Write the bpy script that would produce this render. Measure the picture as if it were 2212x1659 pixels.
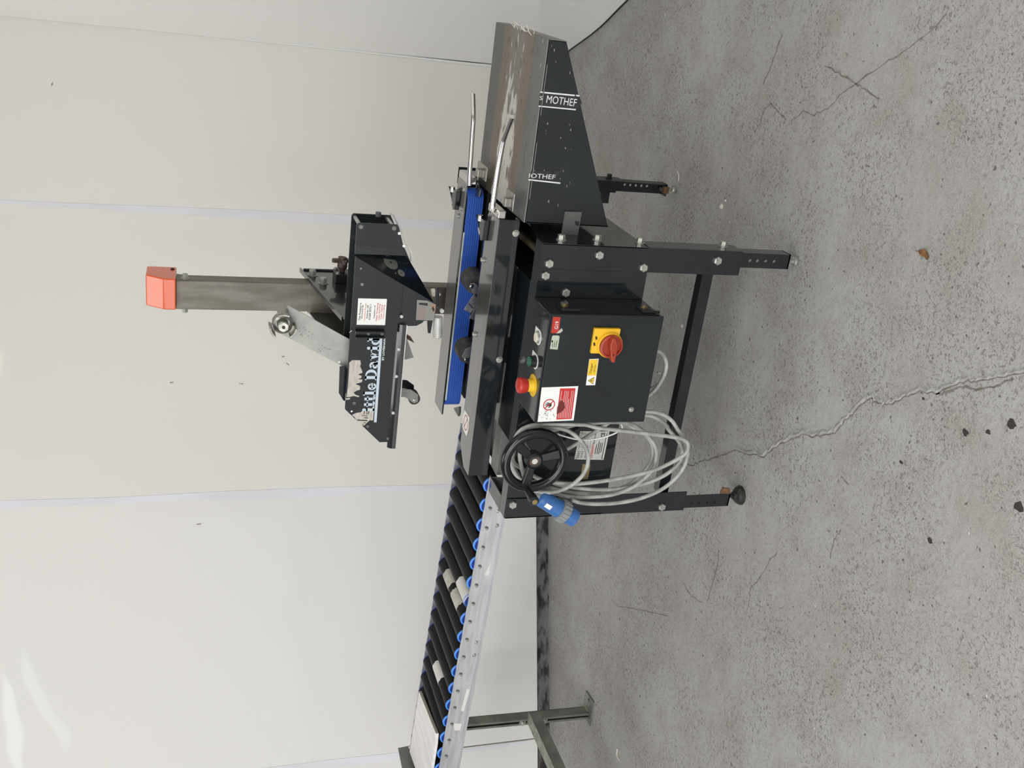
import bpy, math, random
from mathutils import Vector as V, Matrix
random.seed(7)
C = bpy.context.scene
for o in list(bpy.data.objects): bpy.data.objects.remove(o)
PI = math.pi
# ---------------------------------------------------------------- camera (phone held sideways: picture lies on its side)
cam = bpy.data.objects.new('camera', bpy.data.cameras.new('camera')); C.collection.objects.link(cam)
Rr = [(0.916143,0.400835,-0.003593),(0.124136,-0.292224,-0.948259),(-0.381146,0.868295,-0.317477)]   # rows: world directions of right, down, depth
cam.matrix_world = Matrix.Translation((0, 0, 1.5)) @ Matrix([[Rr[1][i], Rr[0][i], -Rr[2][i]] for i in range(3)]).to_4x4()
cam.data.sensor_width = 36; cam.data.lens = 36*2200/2212; cam.data.clip_start = .05
C.camera = cam
# ---------------------------------------------------------------- light
w = bpy.data.worlds.new('World'); C.world = w; w.use_nodes = True
bg = w.node_tree.nodes['Background']; bg.inputs[0].default_value = (1.0, .99, .975, 1); bg.inputs[1].default_value = .30
def area(name, loc, tgt, sx, sy, power, col):
    l = bpy.data.lights.new(name, 'AREA'); l.shape = 'RECTANGLE'; l.size = sx; l.size_y = sy; l.energy = power; l.color = col
    o = bpy.data.objects.new(name, l); C.collection.objects.link(o); o.location = loc
    o.rotation_euler = (V(tgt)-V(loc)).to_track_quat('-Z', 'Y').to_euler(); return o
area('rooflight', (-.5, -1.3, 3.3), (-.5, -1.25, 0), 4, 2.2, 190, (1, .99, .975))
for pa_, pb_, w_, p_ in (((-.72,-6.55,3.2), (-1.04,-12.36,3.2), .42, 120), ((-1.31,-4.68,3.2), (-1.84,-7.02,3.2), .5, 100)):
    n_ = 6                      # glazing bars split each rooflight into panes
    for k in range(n_):
        t0, t1 = k/n_, (k+.9)/n_; q0, q1 = V(pa_).lerp(V(pb_), t0), V(pa_).lerp(V(pb_), t1); m_ = (q0+q1)/2
        l = area('rooflight_pane', m_, m_+V((0, 0, -1)), w_, (q1-q0).length, p_/n_, (.95, 1, 1))
        d_ = q1-q0; l.rotation_euler = (0, 0, math.atan2(d_.y, d_.x)-PI/2)
area('door_daylight', (-3.0, -5.0, 1.75), (-1.2, 3, 1.0), 8, 3.4, 350, (1, .99, .97))
area('rooflight', (-2.05, 1.7, 4.5), (-2.05, 1.7, 0), 1.3, 1.3, 34, (1, .99, .97))
area('ceiling_lamp', (1.28, -2.07, 3.0), (1.28, -2.07, 0), .30, .30, 7, (1, .8, .55))
C.view_settings.view_transform = 'Standard'; C.view_settings.look = 'None'
C.view_settings.exposure = -0.30; C.view_settings.gamma = 1; C.view_settings.use_curve_mapping = False
# ---------------------------------------------------------------- mesh helpers
class G:
    def __init__(s): s.v = []; s.f = []; s.s = []
    def add(s, vs, fs, smooth=False):
        b = len(s.v); s.v += [V(p) for p in vs]
        for f in fs: s.f.append([b+i for i in f]); s.s.append(smooth)
        return s
    def box(s, x0, x1, y0, y1, z0, z1):
        return s.add([(x, y, z) for x in (x0, x1) for y in (y0, y1) for z in (z0, z1)],
                     [(0,1,3,2), (4,6,7,5), (0,4,5,1), (2,3,7,6), (0,2,6,4), (1,5,7,3)])
    def prism(s, poly, vec):
        p = [V(q) for q in poly]; vec = V(vec); n = V((0,0,0))
        for i in range(len(p)): n += p[i].cross(p[(i+1) % len(p)])
        if n.dot(vec) < 0: p.reverse()
        k = len(p)
        return s.add(p+[q+vec for q in p], [list(range(k))[::-1], list(range(k, 2*k))]+[(i, (i+1) % k, k+(i+1) % k, k+i) for i in range(k)])
    def frame(s, ax):
        ax = V(ax).normalized(); a = V((0,0,1)) if abs(ax.z) < .9 else V((1,0,0))
        u = a.cross(ax).normalized(); return ax, u, ax.cross(u)
    def lathe(s, p0, ax, prof, n=20):
        ax, u, w_ = s.frame(ax); p0 = V(p0); r_ = []
        for r, h in prof: r_.append([p0+ax*h+(u*math.cos(2*PI*i/n)+w_*math.sin(2*PI*i/n))*r for i in range(n)])
        for a, b in zip(r_, r_[1:]):
            s.add(a+b, [(i, (i+1) % n, n+(i+1) % n, n+i) for i in range(n)], n > 8)
        if prof[0][0] > 1e-6: s.add(r_[0], [list(range(n))[::-1]])
        if prof[-1][0] > 1e-6: s.add(r_[-1], [list(range(n))])
        return s
    def cyl(s, p0, p1, r, r1=None, n=20):
        d = V(p1)-V(p0); return s.lathe(p0, d, [(r, 0), (r if r1 is None else r1, d.length)], n)
    def tube(s, path, r, n=10, closed=False):
        P_ = [V(p) for p in path]; k = len(P_); rings = []; u = None
        for i in range(k):
            t = (P_[(i+1) % k]-P_[i-1]) if closed or 0 < i < k-1 else (P_[1]-P_[0] if i == 0 else P_[-1]-P_[-2])
            t.normalize()
            if u is None: u = s.frame(t)[1]
            u = (u-t*u.dot(t)).normalized(); b = t.cross(u)
            rings.append([P_[i]+(u*math.cos(2*PI*j/n)+b*math.sin(2*PI*j/n))*r for j in range(n)])
        vs = [q for g in rings for q in g]
        s.add(vs, [(i*n+j, i*n+(j+1) % n, ((i+1) % k)*n+(j+1) % n, ((i+1) % k)*n+j) for i in range(k if closed else k-1) for j in range(n)], True)
        if not closed: s.add(rings[0], [list(range(n))[::-1]]); s.add(rings[-1], [list(range(n))])
        return s
    def torus(s, c, ax, R_, r, n=48, m=12, a=1.0):
        ax, u, w_ = s.frame(ax); c = V(c)
        pts = []
        for i in range(n):
            e = u*math.cos(2*PI*i/n)+w_*math.sin(2*PI*i/n)
            for j in range(m): pts.append(c+e*(R_+r*math.cos(2*PI*j/m))+ax*(r*a*math.sin(2*PI*j/m)))
        return s.add(pts, [(i*m+j, ((i+1) % n)*m+j, ((i+1) % n)*m+(j+1) % m, i*m+(j+1) % m) for i in range(n) for j in range(m)], True)
    def holes(s, o, ru, rv, w_, h_, cs, r, th):
        # flat bar from o, width w_ along ru, length h_ along rv, with round holes at (u, v), thickness vector th
        o, ru, rv, th = V(o), V(ru), V(rv), V(th); cs = sorted(cs, key=lambda q: q[1])
        cuts = [0]+[(a[1]+b[1])/2 for a, b in zip(cs, cs[1:])]+[h_]
        P_ = lambda a, b, t: o+ru*a+rv*b+th*t
        flip = ru.cross(rv).dot(th) > 0
        def q(vs, f): s.add(vs, [f[::-1] if flip else f])
        for (cu, cv), v0, v1 in zip(cs, cuts, cuts[1:]):
            rc = [(w_, cv), (w_, v1), (cu, v1), (0, v1), (0, cv), (0, v0), (cu, v0), (w_, v0)]
            hc = [(cu+r*math.cos(PI/4*i), cv+r*math.sin(PI/4*i)) for i in range(8)]
            for i in range(8):
                j = (i+1) % 8
                q([P_(*rc[i], 0), P_(*rc[j], 0), P_(*hc[j], 0), P_(*hc[i], 0)], [0, 1, 2, 3])
                q([P_(*rc[i], 1), P_(*rc[j], 1), P_(*hc[j], 1), P_(*hc[i], 1)], [3, 2, 1, 0])
                q([P_(*hc[i], 0), P_(*hc[j], 0), P_(*hc[j], 1), P_(*hc[i], 1)], [0, 1, 2, 3])
        for a, b in (((0, 0), (w_, 0)), ((w_, 0), (w_, h_)), ((w_, h_), (0, h_)), ((0, h_), (0, 0))):
            q([P_(*a, 0), P_(*b, 0), P_(*b, 1), P_(*a, 1)], [3, 2, 1, 0])
        return s
W2L = {}
def mesh(name, g, m, inv=None):
    me = bpy.data.meshes.new(name); me.from_pydata([tuple(inv @ p) for p in g.v] if inv else [tuple(p) for p in g.v], [], g.f)
    me.polygons.foreach_set('use_smooth', g.s); me.materials.append(MAT[m] if isinstance(m, str) else m); me.update(); return me
def link(name, me, parent=None):
    o = bpy.data.objects.new(name, me); C.collection.objects.link(o)
    if parent: o.parent = parent
    return o
def part(name, g, m, parent, label=None, bevel=0):
    inv = W2L.get(parent.name) if parent else None
    o = link(name, mesh(name, g, m, inv), parent)
    if inv: W2L[o.name] = inv
    if label: o['label'] = label
    if bevel:
        b = o.modifiers.new('bevel', 'BEVEL'); b.width = bevel; b.segments = 2; b.limit_method = 'ANGLE'
    return o
def tag(o, label, cat, group=None):
    o['label'] = label; o['category'] = cat
    if group: o['group'] = group
    return o
def thing(name, mat4, label, cat, group=None):
    o = bpy.data.objects.new(name, None); C.collection.objects.link(o); o.empty_display_size = .1
    o.matrix_world = mat4; W2L[o.name] = mat4.inverted(); return tag(o, label, cat, group)
def solo(name, g, m, org, label, cat, group=None, bevel=0):
    M4 = Matrix.Translation(org); o = link(name, mesh(name, g, m, M4.inverted())); o.location = org; W2L[o.name] = M4.inverted()
    if bevel:
        b = o.modifiers.new('bevel', 'BEVEL'); b.width = bevel; b.segments = 2; b.limit_method = 'ANGLE'
    return tag(o, label, cat, group)
def struct(name, g, m, parent=None):
    o = link(name, mesh(name, g, m), parent)
    if not parent: o['kind'] = 'structure'
    return o
BC = {}
def bolt(parent, pos, ax, r=.0085, h=.007, m='zinc', name='bolt', n=6, washer=True):
    k = (name, tuple(ax), r, h, m, n, washer)
    if k not in BC:
        g = G(); a = V(ax).normalized()
        if washer: g.cyl((0,0,0), a*.0018, r*1.35, n=16)
        g.lathe(a*.0018 if washer else (0,0,0), a, [(r, 0), (r, h*.8), (r*.8, h)], n)
        BC[k] = mesh(name, g, m)
    o = link(name, BC[k], parent); o.location = W2L[parent.name] @ V(pos); return o
def catmull(p, n=8, closed=False):
    p = [V(q) for q in p]; k = len(p); out = []
    for i in range(k if closed else k-1):
        a, b, c, d = (p[(i-1) % k], p[i], p[(i+1) % k], p[(i+2) % k]) if closed else (p[max(i-1, 0)], p[i], p[i+1], p[min(i+2, k-1)])
        for j in range(n):
            t = j/n; out.append(.5*((2*b)+(c-a)*t+(2*a-5*b+4*c-d)*t*t+(3*b-a-3*c+d)*t**3))
    if not closed: out.append(p[-1])
    return out
# flat print: polygons or lettering laid on a surface (origin, right, up)
def print_poly(name, polys, o, ru, up, m, parent, lift=.0004, label=None):
    o, ru, up = V(o), V(ru).normalized(), V(up).normalized(); nn = ru.cross(up)*lift; g = G()
    for p in polys:
        a = sum(p[i][0]*p[(i+1) % len(p)][1]-p[(i+1) % len(p)][0]*p[i][1] for i in range(len(p)))
        g.add([o+ru*x+up*y+nn for x, y in (p if a > 0 else p[::-1])], [list(range(len(p)))])
    return part(name, g, m, parent, label)
def lettering(name, body, o, ru, up, h, m, parent, width=None, bold=0, lift=.0006, center=False, label=None):
    cu = bpy.data.curves.new('t', 'FONT'); cu.body = body; cu.size = 1; cu.offset = bold; cu.resolution_u = 3
    if center: cu.align_x = 'CENTER'
    ob = bpy.data.objects.new('t', cu); C.collection.objects.link(ob)
    dg = bpy.context.evaluated_depsgraph_get(); me0 = bpy.data.meshes.new_from_object(ob.evaluated_get(dg))
    bpy.data.objects.remove(ob); vs = [v.co.copy() for v in me0.vertices]; fs = [list(p.vertices) for p in me0.polygons]
    if not vs: return
    x0 = min(v.x for v in vs); x1 = max(v.x for v in vs); y0 = min(v.y for v in vs); y1 = max(v.y for v in vs)
    sy = h/(y1-y0); sx = sy if width is None else width/(x1-x0)
    o, ru, up = V(o), V(ru).normalized(), V(up).normalized(); nn = ru.cross(up)*lift; g = G()
    g.add([o+ru*((v.x-(0 if center else x0))*sx)+up*((v.y-y0)*sy)+nn for v in vs], fs)
    bpy.data.meshes.remove(me0)
    return part(name, g, m, parent, label)
# ---------------------------------------------------------------- materials
MAT = {}
def mat(name, col, rough=.5, metal=0, col2=None, scale=8, mix=(.4, .6), bump=0, bscale=60, stretch=(1,1,1), spec=.5, rough2=None, coat=0):
    m = bpy.data.materials.new(name); m.use_nodes = True; nt = m.node_tree; b = nt.nodes['Principled BSDF']; MAT[name] = m
    b.inputs['Base Color'].default_value = (*col, 1); b.inputs['Roughness'].default_value = rough; b.inputs['Metallic'].default_value = metal
    b.inputs['Specular IOR Level'].default_value = spec; b.inputs['Coat Weight'].default_value = coat; b.inputs['Coat Roughness'].default_value = .08
    tc = nt.nodes.new('ShaderNodeTexCoord'); mp = nt.nodes.new('ShaderNodeMapping'); mp.inputs['Scale'].default_value = stretch
    nt.links.new(tc.outputs['Object'], mp.inputs[0])
    if col2 or rough2 is not None:
        n = nt.nodes.new('ShaderNodeTexNoise'); n.inputs['Scale'].default_value = scale; n.inputs['Detail'].default_value = 6
        nt.links.new(mp.outputs[0], n.inputs[0]); r = nt.nodes.new('ShaderNodeMapRange')
        r.inputs[1].default_value, r.inputs[2].default_value = mix; nt.links.new(n.outputs[0], r.inputs[0])
        if col2:
            x = nt.nodes.new('ShaderNodeMix'); x.data_type = 'RGBA'; x.inputs[6].default_value = (*col, 1); x.inputs[7].default_value = (*col2, 1)
            nt.links.new(r.outputs[0], x.inputs[0]); nt.links.new(x.outputs[2], b.inputs['Base Color'])
        if rough2 is not None:
            x = nt.nodes.new('ShaderNodeMix'); x.inputs[2].default_value = rough; x.inputs[3].default_value = rough2
            nt.links.new(r.outputs[0], x.inputs[0]); nt.links.new(x.outputs[0], b.inputs['Roughness'])
    if bump:
        n = nt.nodes.new('ShaderNodeTexNoise'); n.inputs['Scale'].default_value = bscale; n.inputs['Detail'].default_value = 5
        nt.links.new(mp.outputs[0], n.inputs[0]); bu = nt.nodes.new('ShaderNodeBump'); bu.inputs['Strength'].default_value = bump
        bu.inputs['Distance'].default_value = .002; nt.links.new(n.outputs[0], bu.inputs['Height']); nt.links.new(bu.outputs[0], b.inputs['Normal'])
    return m
def srgb(r, g, b): return tuple((c/255/12.92 if c < 10 else ((c/255+.055)/1.055)**2.4) for c in (r, g, b))
mat('paint', (.0065, .009, .0115), .3, col2=(.0095, .0125, .015), scale=5, bump=.03, bscale=300, rough2=.4, coat=1.0, spec=.12)
mat('worn_sheen_paint', (.042, .042, .039), .3, col2=(.028, .028, .027), scale=9, stretch=(1, 5, 5), coat=1.0)  # wear, and paler because the wall's reflection is put into the colour
mat('paint_matt', (.0085, .0115, .014), .4, col2=(.012, .0155, .018), scale=7, bump=.05, bscale=300, coat=.3, spec=.25)
mat('black', (.008, .008, .009), .4)
mat('black_gloss', (.006, .006, .008), .18)
mat('rubber', (.014, .013, .012), .6, col2=(.05, .045, .04), scale=60, mix=(.5, .7))
mat('roller_black', (.0028, .0034, .005), .45, col2=(.006, .006, .0068), scale=12, spec=.16)
mat('zinc', (.52, .52, .48), .38, .75, col2=(.36, .36, .33), scale=90)
mat('chrome', (.62, .61, .59), .14, 1)
mat('dull_nut', (.17, .17, .155), .45, .5)
mat('steel', (.36, .35, .32), .34, .85, col2=(.24, .235, .22), scale=14, stretch=(.4, 6, 6), bump=.05)
mat('mast_steel', (.165, .152, .128), .42, .35, col2=(.115, .103, .082), scale=9, stretch=(5, 5, .8), bump=.04)
mat('arm_plate', (.36, .375, .345), .45, .25, col2=(.31, .32, .30), scale=25)
mat('aluminium', (.60, .61, .63), .35, .55, col2=(.50, .51, .53), scale=20, stretch=(.5, 5, 5))
mat('strut', (.145, .155, .14), .45, .3, col2=(.22, .23, .195), scale=14)
mat('strut_light', (.34, .36, .29), .5, .2, col2=(.22, .24, .19), scale=40)
mat('cap_blue', (.045, .24, .78), .35)
mat('cap_dark', (.006, .03, .22), .4)
mat('red', (.45, .03, .02), .3)
mat('dial_red', (.32, .035, .014), .35)
mat('yellow', (.76, .50, .03), .4)
mat('plate_yellow', (.78, .46, .02), .4)
mat('orange', (.66, .095, .022), .25, coat=.45)
mat('white', (.78, .78, .76), .45)
mat('print_white', (.62, .65, .66), .5)
mat('print_blue', (.50, .58, .66), .5)
mat('print_black', (.012, .012, .012), .5)
mat('print_red', (.5, .022, .022), .45)
mat('print_orange', (.62, .16, .06), .5)
mat('paper', (.55, .52, .46), .8, col2=(.40, .37, .32), scale=60, mix=(.35, .7), stretch=(1, 1, 4))
mat('green', (.004, .10, .045), .35)
mat('ivory', (.70, .66, .52), .4)
mat('tag_green', (.42, .47, .36), .5)
mat('cable', (.40, .41, .385), .5, col2=(.27, .275, .25), scale=30)
mat('plug_blue', (.035, .13, .36), .45)
mat('plug_grey', (.22, .235, .24), .45)
mat('knob_brown', (.055, .033, .026), .4)
mat('rust', (.16, .075, .032), .7, col2=(.05, .035, .025), scale=50)
mat('brass', (.30, .22, .10), .4, .6)
mat('screw_shaded', (.07, .058, .03), .5, .5)  # brass darkened: the shade inside the frame is in the colour
mat('label_grey', (.23, .225, .21), .3)
mat('label_pink', (.30, .17, .155), .4)  # red print paled, glare on the label painted in
mat('label_tan', (.36, .19, .11), .4)
mat('smear', (.13, .012, .010), .5)
mat('nameplate', (.62, .62, .60), .4, .2, col2=(.5, .5, .47), scale=40)
mat('bracket_grey', (.10, .105, .10), .4, .3)
mat('board_white', (.80, .79, .77), .4, col2=(.70, .68, .66), scale=6, stretch=(9, 1, 1))
mat('board_edge', (.42, .38, .32), .6)
mat('board_red', (.18, .06, .05), .6)
mat('grey_sheet', (.22, .22, .205), .4, .15, col2=(.17, .172, .162), scale=4)
mat('rail_grey', (.27, .275, .265), .5, .2)
mat('scuff', (.33, .315, .29), .8)
mat('paper_white', (.62, .61, .58), .6)
mat('weld', (.40, .37, .25), .5, .4)
mat('leaf', (.24, .11, .04), .7, col2=(.14, .06, .02), scale=40)
mat('ink', (.2, .205, .19), .6)
mat('flake', (.72, .70, .62), .7)
mat('tape', (.72, .735, .79), .5, col2=(.66, .67, .70), scale=5, stretch=(1, 1, .5))
mat('seam_dark', (.10, .085, .08), .8)
mat('plinth', (.15, .15, .15), .9, col2=(.025, .023, .022), scale=26, mix=(.46, .62), bump=1, bscale=60, stretch=(.6, .6, 1.6))
mat('crack', (.13, .115, .10), .9, col2=(.2, .19, .17), scale=60)
mat('crack_lip', (.36, .355, .34), .8, col2=(.27, .265, .25), scale=50, bump=.4)
mat('stain', (.035, .028, .026), .8)
def wall_mat(name, col, col2):
    m = mat(name, col, .5, col2=col2, scale=.8, mix=(.3, .7), bump=.0, spec=.08, coat=.12)
    nt = m.node_tree; b = nt.nodes['Principled BSDF']; tc = nt.nodes.new('ShaderNodeTexCoord')
    n = nt.nodes.new('ShaderNodeTexNoise'); n.inputs['Scale'].default_value = 2.2; n.inputs['Detail'].default_value = 2
    n2 = nt.nodes.new('ShaderNodeTexNoise'); n2.inputs['Scale'].default_value = 45
    ad = nt.nodes.new('ShaderNodeMath'); ad.operation = 'MULTIPLY_ADD'; ad.inputs[1].default_value = .004
    nt.links.new(tc.outputs['Object'], n.inputs[0]); nt.links.new(tc.outputs['Object'], n2.inputs[0])
    nt.links.new(n2.outputs[0], ad.inputs[0]); nt.links.new(n.outputs[0], ad.inputs[2])
    bu = nt.nodes.new('ShaderNodeBump'); bu.inputs['Strength'].default_value = .14; bu.inputs['Distance'].default_value = .02
    b.inputs['Coat Roughness'].default_value = .03; nt.links.new(bu.outputs[0], b.inputs['Coat Normal'])
    nt.links.new(ad.outputs[0], bu.inputs['Height']); nt.links.new(bu.outputs[0], b.inputs['Normal']); return m
wall_mat('panel_cream', (.745, .726, .678), (.738, .722, .682))
wall_mat('panel_neutral', (.745, .736, .706), (.74, .733, .706))
wall_mat('panel_white', (.86, .855, .835), (.85, .85, .83))
wall_mat('panel_grey', (.76, .775, .765), (.77, .78, .77))
def floor_mat():
    m = bpy.data.materials.new('concrete'); m.use_nodes = True; MAT['concrete'] = m; nt = m.node_tree; N_ = nt.nodes.new; L = nt.links.new
    b = nt.nodes['Principled BSDF']; tc = N_('ShaderNodeTexCoord'); geo = tc.outputs['Object']
    def noise(s, d=4, r=.55, dist=0):
        n = N_('ShaderNodeTexNoise'); n.inputs['Scale'].default_value = s; n.inputs['Detail'].default_value = d; n.inputs['Roughness'].default_value = r
        n.inputs['Distortion'].default_value = dist; L(geo, n.inputs[0]); return n.outputs[0]
    def rng(x, a, c, lo=0, hi=1):
        r = N_('ShaderNodeMapRange'); r.inputs[1].default_value = a; r.inputs[2].default_value = c; r.inputs[3].default_value = lo; r.inputs[4].default_value = hi; L(x, r.inputs[0]); return r.outputs[0]
    def mixc(f, a, c):
        x = N_('ShaderNodeMix'); x.data_type = 'RGBA'; L(f, x.inputs[0])
        for k, q in ((6, a), (7, c)):
            if isinstance(q, tuple): x.inputs[k].default_value = (*q, 1)
            else: L(q, x.inputs[k])
        return x.outputs[2]
    def mul(a, c):
        x = N_('ShaderNodeMath'); x.operation = 'MULTIPLY'; L(a, x.inputs[0])
        if isinstance(c, float): x.inputs[1].default_value = c
        else: L(c, x.inputs[1])
        return x.outputs[0]
    base = mixc(rng(noise(1.3, 5), .35, .65), (.325, .315, .298), (.375, .373, .368))
    base = mixc(rng(noise(7, 6, .65), .45, .75), base, (.275, .258, .235))
    base = mixc(rng(noise(300, 2), .5, .8), base, (.46, .455, .44))
    fl = mul(rng(noise(120, 5, .62, 1.2), .555, .62), rng(noise(4.1, 5), .36, .58))
    base = mixc(mul(rng(noise(58, 6, .7), .56, .66), .55), base, (.20, .185, .165))
    base = mixc(mul(fl, .68), base, (.125, .113, .10))
    vo = N_('ShaderNodeTexVoronoi'); vo.inputs['Scale'].default_value = 78
    dv = N_('ShaderNodeVectorMath'); dv.operation = 'MULTIPLY_ADD'; nz = N_('ShaderNodeTexNoise'); nz.inputs['Scale'].default_value = 60; L(geo, nz.inputs[0]); L(nz.outputs['Color'], dv.inputs[0]); dv.inputs[1].default_value = (.014, .014, 0); L(geo, dv.inputs[2]); L(dv.outputs[0], vo.inputs[0])
    sp = N_('ShaderNodeSeparateColor'); L(vo.outputs['Color'], sp.inputs[0])
    r1 = N_('ShaderNodeMapRange'); r1.inputs[1].default_value = .72; r1.inputs[2].default_value = 1.0; r1.inputs[3].default_value = 0; r1.inputs[4].default_value = .28; L(sp.outputs[0], r1.inputs[0])
    df = N_('ShaderNodeMath'); df.operation = 'SUBTRACT'; L(r1.outputs[0], df.inputs[0]); L(vo.outputs['Distance'], df.inputs[1])
    pit = rng(df.outputs[0], 0.0, .07)
    base = mixc(mul(pit, .8), base, (.085, .075, .066))
    wsp = N_('ShaderNodeTexVoronoi'); wsp.inputs['Scale'].default_value = 9; L(geo, wsp.inputs[0])
    base = mixc(rng(wsp.outputs['Distance'], .028, .018), base, (.62, .61, .57))
    L(base, b.inputs['Base Color']); b.inputs['Roughness'].default_value = .62; b.inputs['Specular IOR Level'].default_value = .35
    hs = N_('ShaderNodeMath'); hs.operation = 'SUBTRACT'; L(mul(noise(38, 6, .62), 1.0), hs.inputs[0])
    ad = N_('ShaderNodeMath'); ad.operation = 'ADD'; L(pit, ad.inputs[0]); L(fl, ad.inputs[1]); L(mul(ad.outputs[0], .35), hs.inputs[1])
    bu = N_('ShaderNodeBump'); bu.inputs['Strength'].default_value = .55; bu.inputs['Distance'].default_value = .006; L(hs.outputs[0], bu.inputs['Height']); L(bu.outputs[0], b.inputs['Normal'])
floor_mat()
def belt_mat():
    m = mat('belt', (.006, .03, .25), .55); nt = m.node_tree; b = nt.nodes['Principled BSDF']; tc = nt.nodes.new('ShaderNodeTexCoord')
    mp = nt.nodes.new('ShaderNodeMapping'); mp.inputs['Rotation'].default_value = (PI/2, 0, 0); nt.links.new(tc.outputs['Object'], mp.inputs[0])
    br = nt.nodes.new('ShaderNodeTexBrick'); br.inputs['Scale'].default_value = 42; br.inputs['Brick Width'].default_value = .17; br.inputs['Row Height'].default_value = .26
    br.inputs['Mortar Size'].default_value = .045; br.inputs['Mortar Smooth'].default_value = .6
    br.inputs['Color1'].default_value = (.005, .04, .30, 1); br.inputs['Color2'].default_value = (.004, .026, .22, 1); br.inputs['Mortar'].default_value = (.025, .13, .56, 1)
    nt.links.new(mp.outputs[0], br.inputs[0]); nt.links.new(br.outputs[0], b.inputs['Base Color'])
    bu = nt.nodes.new('ShaderNodeBump'); bu.inputs['Strength'].default_value = .5; bu.inputs['Distance'].default_value = .001; bu.invert = True
    nt.links.new(br.outputs['Fac'], bu.inputs['Height']); nt.links.new(bu.outputs[0], b.inputs['Normal'])
belt_mat()
def table_mat():
    m = bpy.data.materials.new('worn_steel'); m.use_nodes = True; MAT['worn_steel'] = m; nt = m.node_tree; N_ = nt.nodes.new; L = nt.links.new
    b = nt.nodes['Principled BSDF']; tc = N_('ShaderNodeTexCoord'); se = N_('ShaderNodeSeparateXYZ'); L(tc.outputs['Object'], se.inputs[0])
    mp = N_('ShaderNodeMapping'); mp.inputs['Scale'].default_value = (5, 60, 5); L(tc.outputs['Object'], mp.inputs[0])
    mp2 = N_('ShaderNodeMapping'); mp2.inputs['Scale'].default_value = (14, 38, 14); L(tc.outputs['Object'], mp2.inputs[0])
    def noise(v, s, d=6):
        n = N_('ShaderNodeTexNoise'); n.inputs['Scale'].default_value = s; n.inputs['Detail'].default_value = d; L(v, n.inputs[0]); return n.outputs[0]
    ns = noise(mp.outputs[0], 1); nb = noise(mp2.outputs[0], 1)
    yy = N_('ShaderNodeMath'); yy.operation = 'MULTIPLY_ADD'; yy.inputs[1].default_value = .05; L(ns, yy.inputs[0]); L(se.outputs[1], yy.inputs[2])
    cr_ = N_('ShaderNodeValToRGB'); cr_.color_ramp.interpolation = 'LINEAR'; e = cr_.color_ramp.elements
    # y measured from table front: grey | rust | dull steel | rust | dark grey
    st = [(0, (.13, .13, .122)), (.2, (.115, .115, .107)), (.26, (.16, .115, .075)), (.33, (.15, .12, .09)), (.4, (.17, .15, .125)), (.6, (.17, .152, .128)), (.7, (.15, .112, .075)), (.78, (.14, .115, .085)), (.83, (.08, .08, .075)), (1, (.085, .087, .085))]
    e[0].position, e[0].color = st[0][0], (*st[0][1], 1); e[1].position, e[1].color = st[-1][0], (*st[-1][1], 1)
    for p, c in st[1:-1]: q = e.new(p); q.color = (*c, 1)
    r = N_('ShaderNodeMapRange'); r.inputs[1].default_value = TY0-TORG[1]+.025; r.inputs[2].default_value = TY1-TORG[1]+.025; L(yy.outputs[0], r.inputs[0]); L(r.outputs[0], cr_.inputs[0])
    # white paper and glue residue, mostly where boxes enter (low x), patchy
    a1 = N_('ShaderNodeMapRange'); a1.inputs[1].default_value = .50; a1.inputs[2].default_value = .56; L(nb, a1.inputs[0])
    bx = N_('ShaderNodeMapRange'); bx.inputs[1].default_value = .82; bx.inputs[2].default_value = .50; L(se.outputs[0], bx.inputs[0])
    def band(lo, hi, s_):
        u = N_('ShaderNodeMapRange'); u.inputs[1].default_value = lo-s_; u.inputs[2].default_value = lo+s_; L(r.outputs[0], u.inputs[0])
        v = N_('ShaderNodeMapRange'); v.inputs[1].default_value = hi+s_; v.inputs[2].default_value = hi-s_; L(r.outputs[0], v.inputs[0])
        x = N_('ShaderNodeMath'); x.operation = 'MULTIPLY'; L(u.outputs[0], x.inputs[0]); L(v.outputs[0], x.inputs[1]); return x.outputs[0]
    bb = band(.38, .66, .05)
    sc = N_('ShaderNodeMath'); sc.operation = 'MULTIPLY'; L(bb, sc.inputs[0]); L(bx.outputs[0], sc.inputs[1])
    s2 = N_('ShaderNodeMath'); s2.operation = 'MULTIPLY_ADD'; L(sc.outputs[0], s2.inputs[0]); s2.inputs[1].default_value = .36; L(nb, s2.inputs[2])
    a2 = N_('ShaderNodeMapRange'); a2.inputs[1].default_value = .69; a2.inputs[2].default_value = .74; L(s2.outputs[0], a2.inputs[0])
    mx = N_('ShaderNodeMix'); mx.data_type = 'RGBA'; L(a2.outputs[0], mx.inputs[0]); L(cr_.outputs[0], mx.inputs[6]); mx.inputs[7].default_value = (.52, .50, .45, 1)
    dk = N_('ShaderNodeMapRange'); dk.inputs[1].default_value = .60; dk.inputs[2].default_value = .72; L(noise(mp2.outputs[0], 2.3), dk.inputs[0])
    m2 = N_('ShaderNodeMix'); m2.data_type = 'RGBA'; L(dk.outputs[0], m2.inputs[0]); L(mx.outputs[2], m2.inputs[6]); m2.inputs[7].default_value = (.05, .042, .035, 1)
    L(m2.outputs[2], b.inputs['Base Color']); b.inputs['Metallic'].default_value = .25; b.inputs['Roughness'].default_value = .42
    bu = N_('ShaderNodeBump'); bu.inputs['Strength'].default_value = .3; bu.inputs['Distance'].default_value = .002; L(nb, bu.inputs['Height']); L(bu.outputs[0], b.inputs['Normal'])
TY0, TY1, TORG = 2.2, 2.605, (-.94, 2.5, 0)
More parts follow.
